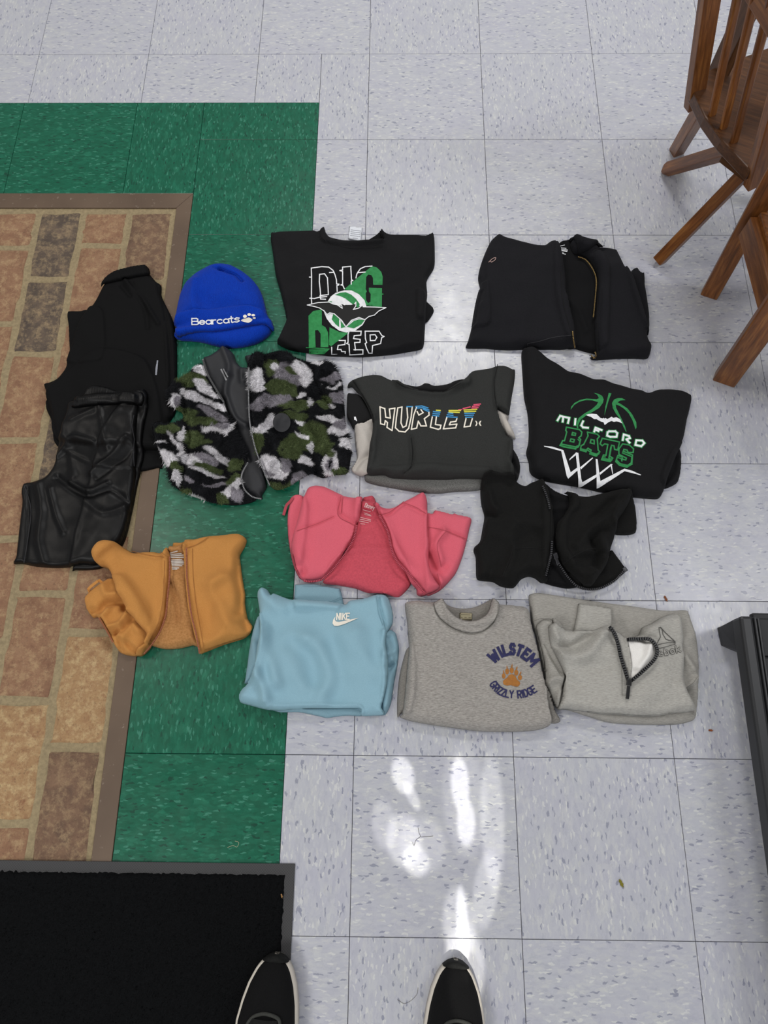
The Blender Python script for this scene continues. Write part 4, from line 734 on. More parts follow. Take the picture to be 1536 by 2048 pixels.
g.panel('front_panel', [(78, 902), (95, 850), (120, 760), (150, 600), (180, 480), (168, 400), (178, 330), (208, 235), (250, 140), (300, 85), (335, 70), (375, 90), (500, 125), (622, 155), (665, 142), (712, 118), (742, 142), (768, 220), (786, 330), (798, 440), (802, 530), (830, 640), (858, 750), (868, 850), (880, 915), (845, 919), (700, 916), (540, 915), (400, 920), (300, 916), (220, 908), (135, 908)], M['black'], T=.026, r=.017, dome=.006,
        wr=[([(185, 490), (160, 600), (140, 720)], -.006, .006), ([(212, 250), (215, 420), (190, 560)], -.003, .006), ([(480, 520), (640, 580), (560, 700)], -.002, .02), ([(300, 200), (360, 330)], .002, .015), ([(640, 160), (700, 300)], .002, .02)], noise=.0014)
g.panel('front_panel', [(835, 160), (860, 230), (905, 236), (950, 258), (990, 302), (1022, 365), (1032, 430), (1022, 560), (1012, 680), (1010, 800), (1020, 900), (1028, 945), (985, 943), (1000, 975), (1035, 980), (1200, 971), (1320, 970), (1413, 968), (1442, 890), (1425, 840), (1390, 740), (1350, 600), (1300, 440), (1265, 350), (1235, 270), (1208, 210), (1180, 166), (1090, 150), (980, 150), (870, 130)], M['black'], T=.025, r=.017, dome=.006, wr=[([(1090, 160), (1010, 200), (960, 250)], -.004, .006), ([(1180, 300), (1300, 600), (1380, 880)], .003, .02), ([(1060, 480), (1050, 800)], -.0015, .004), ([(1080, 700), (1200, 850)], -.002, .02)])
g.panel('hood', [(750, 150), (772, 124), (830, 104), (925, 91), (1010, 118), (1092, 148), (1060, 172), (1000, 205), (960, 236), (905, 238), (878, 222), (862, 180), (845, 140), (822, 117), (780, 130)], M['black'], T=.012, r=.010, wr=[([(850, 110), (890, 170), (900, 225)], .003, .008)])
g.zipper([[(897, 236), (950, 256), (988, 298), (1022, 362), (1032, 430), (1022, 560), (1010, 680)], [(858, 780), (866, 850), (876, 905)], [(1022, 930), (1030, 960), (1015, 978), (995, 955)]], M['seamk'], M['gold'], tw=10, pitch=.0034, tooth=.0010, h=.0009)
mb = MB(); g.stroke(mb, [(247, 272), (275, 246), (298, 240), (292, 256), (268, 272), (260, 266)], 4, curve=True); g.put('hem_thread', mb, plain('pink_thread', '#b0938c', .9), label='loose pinkish thread loop')
g.seam([[(530, 868), (620, 850), (720, 822), (850, 806)], [(530, 868), (535, 900)]], M['seamg'], 4); g.seam([[(775, 340), (790, 560), (850, 780)], [(1048, 420), (1040, 700), (1050, 950)], [(1010, 190), (1050, 165), (1092, 150)]], M['seamk'], 4)

# ------------------------------------------------------------------ BATS sweatshirt
g = Garment('hooded_sweatshirt', 'black sweatshirt printed with green basketball lines and a white net', 'sweatshirt', (1020, 690, .2474), (750, 700))
g.panel('sleeve', [(1330, 830), (1365, 825), (1382, 890), (1382, 980), (1366, 1080), (1332, 1130), (1235, 1168), (1180, 1120), (1230, 960)], M['black2'], T=.017, r=.013, wr=[([(1350, 900), (1330, 1000), (1260, 1110)], -.006, .007)])
g.panel('body', [(90, 80), (108, 46), (150, 30), (190, 28), (225, 45), (265, 75), (310, 112), (390, 160), (470, 210), (560, 232), (640, 262), (680, 276), (760, 282), (830, 310), (900, 328), (985, 354), (1060, 366), (1115, 385), (1190, 366), (1280, 360), (1370, 370), (1440, 400), (1463, 440), (1450, 520), (1425, 620), (1395, 770), (1335, 890), (1300, 970), (1260, 1080), (1235, 1190), (1200, 1243), (1150, 1249), (1000, 1236), (850, 1212), (700, 1188), (560, 1155), (400, 1128), (250, 1096), (180, 1062), (155, 1020), (150, 960), (128, 880), (145, 800), (150, 700), (140, 560), (112, 430), (100, 250)], M['black2'], T=.027, r=.018, dome=.007,
        wr=[([(330, 250), (240, 480), (280, 760)], .003, .025), ([(1130, 480), (1240, 720), (1160, 980)], .003, .03), ([(470, 215), (520, 330)], -.002, .012), ([(1110, 390), (1050, 500)], -.002, .012)])
mb = MB(); f = lambda P, **k: g.fill(mb, P, **k)
f([(678, 388), (715, 396), (745, 412), (757, 440), (750, 470), (720, 510), (670, 540), (610, 575), (570, 605), (550, 650), (552, 675), (540, 672), (540, 625), (555, 590), (600, 555), (660, 520), (700, 485), (712, 462), (660, 448), (610, 447), (560, 460), (520, 485), (490, 524), (494, 500), (520, 470), (565, 445), (620, 434), (700, 440), (718, 430), (705, 405)])
f([(798, 388), (820, 392), (800, 440), (785, 490), (762, 572), (770, 500), (785, 440)])
f([(935, 446), (905, 430), (870, 430), (840, 442), (824, 470), (830, 510), (855, 555), (890, 600), (915, 660), (935, 700), (942, 704), (930, 660), (905, 605), (880, 555), (858, 510), (855, 482), (880, 490), (920, 515), (960, 555), (990, 610), (1015, 684), (1023, 665), (1020, 625), (990, 565), (950, 515), (900, 480), (870, 464), (890, 450)])
g.put('basketball_lines', mb, M['kgreen'])
mb = MB(); f([(608, 562), (660, 556), (700, 560), (730, 590), (750, 595), (756, 588), (764, 596), (772, 590), (785, 600), (805, 590), (822, 580), (832, 590), (860, 585), (890, 600), (910, 636), (880, 622), (860, 618), (840, 622), (820, 615), (795, 625), (765, 648), (755, 625), (735, 620), (715, 610), (700, 600), (680, 600), (655, 582), (630, 575)]); g.put('bat_emblem', mb, M['white'])
mb = MB(); sl = lambda P, c=False: g.stroke(mb, P, 15, c, off=.0013)
LT = [[[(383, 612), (405, 575), (430, 582), (425, 622)], [(430, 582), (478, 592), (468, 632)]], [[(528, 600), (524, 645)]], [[(590, 618), (575, 652), (590, 668), (630, 672)]], [[(740, 690), (690, 670), (680, 702)], [(684, 684), (715, 698)]], [[(800, 700), (850, 700), (866, 715), (860, 745), (810, 745), (784, 735), (788, 708), (800, 700)]], [[(910, 770), (918, 725), (960, 738), (968, 755), (940, 765), (965, 792)]], [[(1020, 772), (1068, 775), (1085, 795), (1060, 820), (1012, 810), (1020, 772)]]]
mg = MB()
for L in LT:
    for P in L: sl(P); g.stroke(mg, P, 27, off=.0008)
g.put('lettering_outline', mg, M['kgreen']); g.put('white_lettering', mb, M['white'])
mb = MB(); BT = [[[(455, 665), (560, 685), (580, 705), (575, 735), (555, 750), (570, 765), (560, 810), (530, 825), (430, 805), (412, 800), (425, 775), (440, 775), (458, 705), (450, 690)], [(505, 708), (530, 715), (528, 732), (500, 728)], [(492, 760), (520, 766), (515, 785), (485, 780)]],
 [[(625, 705), (705, 722), (722, 740), (705, 760), (712, 850), (725, 865), (700, 885), (650, 868), (655, 850), (640, 842), (630, 835), (615, 850), (570, 840), (575, 815), (595, 805), (630, 735)], [(655, 765), (680, 770), (680, 800), (648, 792)]],
 [[(745, 755), (885, 785), (870, 850), (845, 845), (840, 815), (820, 812), (805, 900), (830, 915), (815, 930), (745, 915), (755, 890), (775, 892), (790, 805), (765, 800), (745, 815), (728, 800)]],
 [[(910, 800), (965, 810), (998, 840), (995, 870), (955, 870), (945, 850), (920, 845), (915, 860), (990, 890), (985, 950), (950, 975), (890, 960), (860, 930), (870, 895), (905, 905), (910, 925), (935, 930), (940, 915), (880, 885), (880, 840)]]]
for loops in BT:
    for L in loops: g.stroke(mb, L, 11, True)
    sh_ = [(x - 6, y + 14) for x, y in loops[0]]; g.stroke(mb, sh_[len(sh_) // 3: len(sh_) * 4 // 5], 10)
for P in ([(405, 812), (430, 822), (530, 840)], [(570, 850), (615, 862)], [(650, 880), (700, 895)], [(742, 922), (812, 938)], [(862, 940), (890, 968), (950, 982), (985, 962)]): g.stroke(mb, P, 14)
g.put('green_lettering', mb, M['kgreen'])
mb = MB()
for P in ([(272, 816), (340, 822), (430, 850), (425, 862), (345, 840), (278, 822)], [(412, 850), (432, 852), (490, 1030), (552, 985), (560, 1002), (470, 1082), (458, 1060)], [(530, 870), (552, 872), (575, 1080), (585, 1110), (700, 1045), (705, 1065), (575, 1150), (552, 1155), (552, 1085)], [(535, 868), (552, 875), (478, 935), (482, 920)], [(665, 910), (672, 915), (575, 1005), (565, 990)], [(692, 922), (708, 925), (722, 1040), (730, 1100), (925, 1000), (935, 1015), (720, 1155), (700, 1162), (700, 1080)], [(815, 962), (830, 966), (728, 1050), (722, 1035)], [(822, 962), (832, 1040), (828, 1046), (812, 975)], [(925, 1000), (990, 1018), (1060, 1050), (1054, 1054), (985, 1035), (930, 1022)]): f(P)
g.put('net_emblem', mb, M['white'])

# ------------------------------------------------------------------ HURLEY sweatshirt
M['char'] = fabric('charcoal_heather', '#343534', '#292a29', (1, 3, 1), 500, sheen=.06); M['char2'] = fabric('grey_heather_hem', '#7c7c79', '#525250', (1, 2.2, 1), 420, .6, sheen=.05); M['beige'] = fabric('pale_grey_jersey', '#c4beb7', '#b5afa8', sheen=.08); M['dsl'] = fabric('black_jersey', '#1c1c1d', '#151516')
g = Garment('colour_block_hoodie', 'charcoal hoodie with outlined lettering, rainbow stripes and pale side panels', 'hoodie', (680, 710, .24089), (750, 650))
g.panel('hem_panel', [(205, 1005), (232, 995), (600, 960), (1200, 980), (1192, 1060), (1170, 1120), (1090, 1134), (950, 1140), (800, 1155), (620, 1140), (450, 1112), (310, 1086), (215, 1055)], M['char2'], T=.016, r=.014)
g.panel('sleeve', [(62, 335), (100, 320), (170, 340), (260, 480), (290, 580), (200, 600), (120, 625), (85, 570), (60, 520)], M['dsl'], T=.014, r=.010)
mb = MB(); f([(116, 514), (130, 512), (142, 545), (138, 552), (128, 540), (118, 538)]); g.put('small_logo', mb, M['white'])
g.panel('side_panel', [(125, 612), (200, 582), (290, 560), (310, 700), (290, 900), (245, 1005), (180, 1015), (118, 988), (95, 955), (130, 890), (142, 850), (128, 730)], M['beige'], T=.018, r=.015, wr=[([(240, 830), (180, 860), (110, 950)], -.006, .007), ([(180, 640), (230, 740)], .003, .012)])
g.panel('side_panel', [(1280, 455), (1310, 456), (1400, 508), (1392, 555), (1420, 600), (1450, 660), (1453, 702), (1380, 690), (1300, 600)], M['beige'], T=.016, r=.012, wr=[([(1390, 560), (1400, 640)], .004, .01)])
g.panel('sleeve', [(1390, 770), (1432, 778), (1478, 850), (1496, 920), (1490, 990), (1470, 1045), (1445, 1066), (1380, 1060)], M['dsl'], T=.018, r=.014, wr=[([(1430, 880), (1470, 960)], -.006, .007), ([(1420, 960), (1470, 1000)], .005, .007)])
g.panel('hood', [(430, 205), (520, 240), (620, 262), (665, 258), (700, 238), (740, 240), (775, 256), (830, 254), (900, 240), (960, 214), (1045, 206), (1060, 300), (860, 345), (500, 320)], M['dsl'], T=.016, r=.010, dome=0)
g.panel('body', [(62, 262), (64, 232), (95, 195), (180, 162), (280, 147), (350, 158), (420, 198), (470, 228), (540, 268), (620, 290), (700, 300), (780, 307), (860, 306), (920, 285), (980, 250), (1040, 206), (1060, 165), (1090, 130), (1130, 112), (1240, 95), (1312, 72), (1375, 70), (1440, 98), (1461, 122), (1452, 220), (1432, 330), (1400, 508), (1350, 480), (1305, 458), (1330, 560), (1352, 610), (1385, 662), (1442, 702), (1435, 780), (1425, 900), (1440, 1040), (1410, 1056), (1190, 1042), (1000, 1040), (880, 1048), (700, 1045), (600, 1045), (430, 1037), (360, 1010), (230, 1005), (236, 880), (250, 760), (268, 660), (272, 570), (240, 470), (190, 370), (130, 290), (98, 255)], M['char'], T=.026, r=.016, dome=.006,
        wr=[([(98, 200), (160, 320), (250, 460)], -.005, .006), ([(480, 230), (640, 290), (860, 305), (1000, 240)], .004, .007), ([(1300, 80), (1280, 260), (1300, 450)], -.0025, .003), ([(590, 680), (600, 800), (590, 920), (530, 990)], -.0035, .006), ([(300, 650), (340, 900)], .003, .02), ([(640, 960), (760, 900)], .002, .02), ([(440, 340), (480, 380)], .002, .015)])
g.seam([[(1308, 78), (1282, 200), (1282, 320), (1305, 455)], [(105, 215), (180, 330), (250, 460), (272, 560)], [(590, 690), (602, 800), (590, 920), (530, 985)], [(470, 228), (540, 268), (700, 298), (860, 306), (1000, 235)]], M['seamk'], 5)
mb = MB(); h = lambda P, c=True: g.stroke(mb, P, 10.5, c)
h([(332, 432), (372, 446), (380, 518), (418, 525), (410, 450), (456, 442), (432, 628), (390, 602), (394, 562), (376, 546), (370, 580), (337, 572)])
h([(600, 430), (590, 520), (570, 610), (540, 640), (490, 634), (460, 605), (468, 520), (480, 440), (515, 433), (510, 500), (506, 565), (522, 602), (548, 590), (562, 520), (556, 440)], False)
h([(635, 436), (612, 500), (592, 618), (636, 608), (650, 550), (672, 590), (718, 590), (700, 530), (740, 500), (738, 478)], False); h([(640, 470), (655, 500), (690, 480), (672, 455)], False)
h([(766, 515), (750, 600), (815, 618), (832, 612), (838, 584), (792, 578), (800, 515)], False)
h([(886, 522), (858, 614), (960, 606), (970, 575), (908, 580), (918, 558), (962, 552), (970, 530)], False); h([(1046, 530), (1030, 598), (1080, 592), (1098, 530)], False)
g.fill(mb, [(1122, 545), (1134, 550), (1142, 568), (1134, 588), (1122, 592), (1132, 568)]); g.fill(mb, [(1174, 545), (1160, 550), (1151, 568), (1160, 586), (1174, 590), (1164, 568)])
g.put('outlined_lettering', mb, M['cream'])
def bands(name, colr, L):
    m = MB()
    for P in L: g.stroke(m, P, 10)
    g.put(name, m, plain(name, colr, .7))
bands('blue_stripes', '#3f8fc4', [[(555, 430), (600, 430)], [(630, 428), (680, 424), (730, 440)], [(630, 442), (685, 438), (738, 458)], [(690, 450), (742, 474)], [(775, 470), (830, 476)], [(772, 486), (826, 492)], [(770, 502), (820, 508)], [(898, 482), (936, 486)], [(890, 498), (938, 502)], [(885, 514), (972, 518)], [(1036, 486), (1115, 484)], [(1038, 502), (1108, 500)], [(1044, 518), (1100, 517)]])
bands('yellow_stripes', '#d9d24a', [[(800, 460), (832, 462)], [(905, 462), (1000, 462)], [(905, 474), (990, 478)], [(1030, 458), (1135, 452)], [(1034, 472), (1126, 468)]]); bands('pink_stripes', '#d9526f', [[(1112, 414), (1166, 408)], [(1100, 428), (1155, 422)], [(1095, 442), (1146, 438)], [(1022, 446), (1080, 432)], [(985, 456), (1010, 454)]])

# ------------------------------------------------------------------ black hoodie, lower right
g = Garment('zip_hoodie', 'crumpled black zip hoodie with black zipper, below the basketball net sweatshirt', 'hoodie', (920, 940, .2474), (740, 500))
g.panel('lining', [(640, 110), (700, 120), (760, 165), (850, 205), (920, 215), (930, 330), (850, 420), (830, 640), (900, 800), (960, 930), (935, 952), (850, 960), (700, 925), (640, 880), (640, 700), (640, 300)], M['blackin'], T=.014, r=.010, wr=[([(730, 200), (840, 240)], .004, .008), ([(740, 320), (840, 310)], .004, .008)])
g.panel('hem', [(1100, 800), (1215, 650), (1270, 700), (1335, 790), (1342, 812), (1310, 850), (1240, 905), (1130, 955), (1030, 972), (945, 950), (860, 850)], M['black3'], T=.010, r=.007, wr=[([(1050, 850), (1200, 860)], .003, .01)])
g.panel('sleeve', [(1330, 180), (1372, 205), (1395, 235), (1420, 330), (1418, 508), (1270, 528), (1180, 480), (1200, 330)], M['black3'], T=.016, r=.010)
g.panel('front_panel', [(162, 130), (180, 85), (215, 60), (255, 50), (320, 62), (380, 80), (440, 100), (520, 130), (570, 106), (655, 93), (700, 200), (728, 320), (742, 430), (745, 540), (738, 640), (715, 760), (695, 860), (690, 915), (650, 920), (600, 880), (550, 866), (490, 890), (430, 956), (330, 945), (260, 908), (140, 890), (128, 800), (125, 710), (108, 660), (118, 622), (160, 580), (180, 480), (195, 380), (172, 290), (163, 200)], M['black3'], T=.024, r=.016, dome=.006,
        wr=[([(230, 200), (260, 300), (320, 350)], .008, .009), ([(200, 330), (290, 380), (330, 360)], -.007, .008), ([(180, 440), (300, 400), (420, 400)], .005, .012), ([(410, 480), (520, 420), (620, 450)], .005, .012), ([(170, 560), (250, 520), (400, 560)], .004, .012), ([(430, 640), (400, 780), (330, 910)], .006, .010), ([(500, 560), (600, 520)], -.004, .012), ([(280, 780), (220, 880)], -.004, .01), ([(460, 830), (560, 760), (680, 800)], .005, .012)], noise=.002)
g.panel('front_panel', [(842, 185), (862, 170), (930, 190), (1030, 196), (1100, 186), (1170, 172), (1290, 160), (1345, 180), (1370, 205), (1360, 270), (1320, 340), (1270, 420), (1260, 540), (1220, 650), (1190, 760), (1120, 860), (1060, 940), (980, 930), (900, 860), (830, 780), (795, 720), (770, 640), (760, 540), (780, 440), (830, 380), (872, 310), (878, 250), (862, 210)], M['black3'], T=.028, r=.018, dome=.006,
        wr=[([(1350, 200), (1200, 360), (1040, 470), (950, 600)], .010, .010), ([(1250, 240), (1100, 380), (960, 560)], -.007, .010), ([(1180, 480), (1090, 540), (1130, 700), (1100, 790)], -.010, .008), ([(1240, 420), (1150, 520), (1170, 620)], .008, .010), ([(900, 740), (980, 660), (1100, 640)], .006, .010), ([(870, 220), (860, 330), (790, 440)], .005, .010), ([(1170, 720), (1120, 800), (1040, 860)], .007, .010), ([(940, 700), (840, 760)], -.005, .008)], noise=.002)
g.zipper([[(664, 130), (690, 190), (712, 260), (724, 316)], [(742, 575), (735, 680), (712, 780), (690, 865)], [(762, 680), (800, 765), (870, 870), (950, 945), (1050, 970), (1150, 952), (1250, 895), (1330, 806)]], M['blackin'], M['steelb'], tw=12, pitch=.0042, tooth=.0016, h=.0014, off=.001, pull=(((764, 690), (785, 755)), M['steelb']))
g.seam([[(425, 632), (560, 630), (700, 634)], [(425, 632), (410, 700), (345, 860)], [(830, 765), (930, 690), (1040, 640), (1110, 636)], [(740, 330), (735, 560), (740, 740), (700, 905)]], M['seamk'], 4); mb = MB(); mb.box(g.onz([(1333, 806)])[0] + np.array([0, 0, .002]), (.003, .002, 0), (-.0025, .004, 0), (0, 0, .0015)); g.put('zipper_end', mb, plain('zip_end', '#55565a', .4))

# ------------------------------------------------------------------ light blue sweatshirt
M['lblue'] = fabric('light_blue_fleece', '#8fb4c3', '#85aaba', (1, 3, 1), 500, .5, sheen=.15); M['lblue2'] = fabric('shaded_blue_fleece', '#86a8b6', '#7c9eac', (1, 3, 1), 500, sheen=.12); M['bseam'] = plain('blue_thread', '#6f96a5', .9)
g = Garment('fleece_sweatshirt', 'light blue folded fleece sweatshirt with a small white chest logo', 'sweatshirt', (460, 1150, .22786), (750, 750))
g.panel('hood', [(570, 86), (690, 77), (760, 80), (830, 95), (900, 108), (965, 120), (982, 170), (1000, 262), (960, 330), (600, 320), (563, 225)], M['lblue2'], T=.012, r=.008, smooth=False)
g.seam([[(740, 225), (860, 240), (970, 196)], [(760, 236), (870, 250), (985, 206)]], M['bseam'], 4)
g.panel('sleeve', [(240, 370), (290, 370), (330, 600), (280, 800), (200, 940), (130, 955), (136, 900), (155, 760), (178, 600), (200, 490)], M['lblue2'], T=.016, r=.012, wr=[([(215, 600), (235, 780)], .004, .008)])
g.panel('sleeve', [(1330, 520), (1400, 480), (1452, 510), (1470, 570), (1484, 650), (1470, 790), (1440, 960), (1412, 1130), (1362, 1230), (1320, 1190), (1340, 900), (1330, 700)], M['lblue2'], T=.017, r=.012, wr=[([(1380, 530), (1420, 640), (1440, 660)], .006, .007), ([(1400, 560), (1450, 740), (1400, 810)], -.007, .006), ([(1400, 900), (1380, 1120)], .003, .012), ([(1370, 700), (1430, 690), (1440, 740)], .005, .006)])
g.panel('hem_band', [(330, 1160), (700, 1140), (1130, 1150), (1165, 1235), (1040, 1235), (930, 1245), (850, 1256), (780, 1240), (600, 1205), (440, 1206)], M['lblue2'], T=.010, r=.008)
g.panel('body', [(240, 185), (248, 140), (268, 116), (295, 113), (332, 135), (362, 178), (380, 160), (430, 178), (500, 205), (570, 226), (720, 236), (870, 246), (1010, 262), (1040, 232), (1080, 218), (1130, 214), (1200, 200), (1262, 178), (1312, 172), (1370, 180), (1402, 230), (1430, 340), (1426, 430), (1380, 520), (1366, 610), (1378, 700), (1390, 800), (1380, 950), (1352, 1080), (1330, 1170), (1362, 1230), (1260, 1236), (1165, 1240), (1145, 1215), (1128, 1184), (900, 1182), (640, 1180), (450, 1195), (330, 1186), (200, 1152), (95, 1120), (78, 1062), (100, 1010), (180, 930), (235, 810), (255, 650), (275, 520), (266, 370), (252, 270)], M['lblue'], wk=2.8, T=.029, r=.018, dome=.007,
        wr=[([(300, 130), (380, 260), (460, 300)], .003, .012), ([(330, 560), (350, 720), (420, 940)], .005, .014), ([(300, 480), (290, 700), (250, 900)], .005, .012), ([(480, 560), (400, 880)], .003, .018), ([(700, 580), (800, 680), (880, 900), (820, 1060)], .004, .018), ([(560, 620), (700, 720), (740, 920)], -.004, .02), ([(1130, 520), (1180, 720), (1280, 860)], .004, .02), ([(900, 620), (960, 840), (920, 1080)], -.003, .02), ([(240, 860), (300, 980), (320, 1100)], .006, .012), ([(1300, 190), (1330, 320), (1370, 440)], -.002, .003), ([(620, 560), (560, 760), (640, 980)], .003, .02), ([(1020, 480), (1050, 640)], .003, .02)], noise=.0022, nsig=10)
g.seam([[(1310, 180), (1325, 300), (1355, 420), (1372, 500)], [(1285, 185), (1300, 320), (1340, 440)], [(640, 1180), (900, 1180), (1128, 1182), (1148, 1216)]], M['bseam'], 4)
mb = MB(); g.word(mb, 'NIKE', (936, 392), (1046, 390), 54, 10, gap=.42, shear=.18, widths={'I': .3}); g.fill(mb, [(926, 362), (905, 395), (900, 425), (915, 446), (945, 448), (1000, 432), (1065, 405), (1130, 376), (1060, 390), (1000, 404), (955, 412), (930, 408), (920, 392)]); g.put('white_logo', mb, M['cream'])

# ------------------------------------------------------------------ pink zip hoodie
M['pink'] = fabric('coral_pink_fleece', '#da6575', '#d05c6c', (1, 2, 1), 600, .4, sheen=.15); M['pinkin'] = fabric('brushed_pink_lining', '#cb5361', '#b84957', nscale=260, contrast=.6, sheen=.2, bump=.6); M['pseam'] = plain('pink_thread_seam', '#a8434f', .9); M['pteeth'] = plain('pink_zip_teeth', '#b04455', .4, spec=.5)
g = Garment('zip_hoodie', 'coral pink zip hoodie lying open with pink zipper and lining', 'hoodie', (550, 950, .26693), (700, 550))
g.panel('sleeve', [(95, 300), (130, 160), (212, 162), (260, 300), (230, 600), (200, 780), (165, 745), (130, 650), (100, 480)], M['pink'], T=.014, r=.010)
g.strap('drawcord_end', [(135, 170), (122, 190), (105, 208), (90, 222), (82, 240), (74, 268), (64, 302)], 24, M['pseam'], [.016, .016, .014, .012, .010, .008, .004])
g.panel('collar', [(655, 180), (700, 160), (738, 160), (760, 215), (770, 290), (660, 280)], M['pinkin'], T=.020, r=.012)
g.panel('lining', [(610, 220), (700, 225), (770, 250), (850, 400), (920, 560), (990, 700), (1018, 800), (1000, 850), (930, 916), (850, 908), (780, 900), (700, 890), (600, 852), (480, 832), (360, 812), (420, 700), (540, 560), (600, 400)], M['pinkin'], T=.018, r=.014, wr=[([(500, 600), (640, 560), (860, 565)], .003, .008), ([(600, 470), (720, 465)], .003, .01)])
mb = MB(); g.word(mb, 'Disney', (672, 240), (742, 262), 30, 4.5, gap=.2, off=.001)
for a_, b_ in (((660, 262), (715, 276)), ((668, 285), (715, 300)), ((672, 297), (720, 308)), ((640, 318), (718, 338)), ((628, 330), (716, 348)), ((622, 343), (700, 360)), ((642, 366), (674, 370))): g.stroke(mb, [a_, b_], 4, off=.001)
g.put('printed_neck_label', mb, plain('pale_pink_ink', '#d9b3b3', .8))
g.panel('sleeve', [(1120, 320), (1180, 290), (1200, 264), (1280, 282), (1330, 295), (1345, 282), (1370, 298), (1470, 325), (1455, 410), (1440, 480), (1420, 560), (1395, 640), (1350, 745), (1260, 848), (1200, 888), (1130, 898), (1120, 700)], M['pink'], T=.018, r=.013, wr=[([(1270, 430), (1210, 520), (1240, 640), (1250, 700)], .006, .009), ([(1150, 600), (1220, 720), (1260, 690)], -.007, .009), ([(1210, 740), (1260, 830)], .005, .008), ([(1290, 420), (1430, 470)], -.003, .004)])
g.panel('front_panel', [(228, 130), (245, 95), (270, 80), (310, 74), (370, 84), (430, 110), (510, 148), (525, 155), (600, 168), (657, 180), (650, 260), (632, 358), (614, 375), (606, 420), (585, 490), (545, 555), (480, 660), (420, 730), (370, 775), (310, 798), (240, 802), (190, 780), (168, 745), (150, 690), (126, 580), (130, 500), (150, 420), (168, 365), (200, 235), (215, 180)], M['pink'], T=.027, r=.018, dome=.006, wr=[([(165, 415), (300, 370), (440, 310)], -.002, .003), ([(170, 740), (210, 720), (190, 680)], -.006, .008), ([(490, 160), (490, 280), (620, 372)], -.003, .004), ([(300, 520), (400, 600)], .002, .02)])
g.panel('front_panel', [(738, 240), (800, 238), (880, 234), (960, 190), (1030, 155), (1100, 120), (1128, 135), (1143, 190), (1142, 300), (1142, 400), (1150, 500), (1150, 600), (1155, 680), (1175, 750), (1200, 800), (1230, 850), (1180, 885), (1100, 902), (1065, 888), (1060, 850), (1035, 825), (1010, 800), (980, 740), (945, 690), (915, 660), (882, 590), (862, 510), (845, 440), (815, 370), (780, 305)], M['pink'], T=.027, r=.017, dome=.005, wr=[([(780, 305), (860, 280), (960, 200)], -.003, .004), ([(970, 210), (1060, 250), (1130, 290)], -.002, .004), ([(1000, 640), (1100, 780), (1120, 860)], .003, .012)])
g.seam([[(165, 418), (300, 372), (440, 312)], [(495, 160), (480, 230), (470, 290), (500, 330), (612, 380)], [(508, 165), (495, 290)], [(782, 300), (860, 278), (965, 198)], [(970, 210), (1060, 245), (1130, 290)], [(1145, 390), (1270, 415), (1430, 478)], [(1280, 425), (1215, 515), (1235, 640), (1245, 690)], [(1215, 740), (1250, 850)]], M['pseam'], 4)
g.zipper([[(612, 380), (604, 430), (580, 500), (520, 600), (430, 715), (350, 785), (270, 800), (220, 795)], [(780, 305), (820, 375), (848, 440), (864, 520), (886, 600), (930, 675), (1000, 740), (1060, 820), (1120, 892)]], M['pseam'], M['pteeth'], tw=13, pitch=.0034, tooth=.0014)
mb = MB(); g.stroke(mb, [(128, 600), (150, 690), (178, 750)], 7, curve=True); g.put('cuff_edge', mb, M['pseam'])

# ------------------------------------------------------------------ tan zip hoodie
M['tan'] = fabric('tan_fleece', '#c1884a', '#b57d40', (1, 2, 1), 500, .5, sheen=.15); M['sherpa'] = fabric('sherpa_lining', '#c08c58', '#a0703f', nscale=260, contrast=.7, sheen=.2, bump=1.0); M['tseam'] = plain('tan_thread', '#9a6430', .9); M['tzip'] = plain('rose_tan_tape', '#a3664a', .7, c2='#96593f')
g = Garment('zip_hoodie', 'tan zip hoodie with nubby lining, folded open over bricks and green tiles', 'hoodie', (140, 1050, .2474), (760, 560))
g.panel('sleeve', [(250, 470), (290, 445), (335, 430), (480, 450), (620, 640), (700, 800), (690, 930), (630, 1025), (555, 1062), (480, 1058), (405, 1030), (350, 950), (300, 850), (235, 752), (190, 752), (140, 690), (118, 600), (140, 560), (180, 520)], M['tan'], T=.024, r=.018, wr=[([(270, 490), (300, 560), (380, 560)], .006, .008), ([(150, 690), (230, 690), (280, 640), (400, 620)], -.008, .008), ([(190, 720), (260, 740), (320, 690)], .006, .006), ([(340, 830), (420, 800), (480, 720)], .008, .007), ([(330, 870), (420, 860), (500, 780)], -.007, .007), ([(400, 900), (430, 820)], .007, .006), ([(440, 900), (500, 800), (560, 850)], .006, .010), ([(460, 960), (550, 1045)], -.006, .006), ([(400, 920), (410, 1010)], -.004, .006), ([(430, 680), (440, 640)], -.008, .006), ([(280, 760), (380, 980)], .004, .006)], noise=.0022)
g.strap('hanger_loop', [(262, 470), (238, 448), (225, 455), (195, 478), (165, 502), (148, 522), (158, 540), (175, 535)], 26, M['tan'], [.012, .016, .018, .020, .020, .018, .014, .010])
g.panel('collar', [(836, 146), (900, 142), (948, 140), (960, 230), (836, 230)], M['tan'], T=.016, r=.009, rib=(0, .004, .0005))
g.panel('lining', [(790, 200), (870, 195), (950, 188), (975, 400), (1000, 650), (1045, 850), (1050, 985), (1000, 975), (960, 985), (880, 1002), (780, 1006), (700, 990), (650, 960), (740, 800), (780, 500)], M['sherpa'], T=.018, r=.014, wr=[([(800, 460), (860, 600), (870, 740)], -.006, .007), ([(760, 720), (870, 780)], -.003, .01)], noise=.0016, nsig=5)
mb = MB()
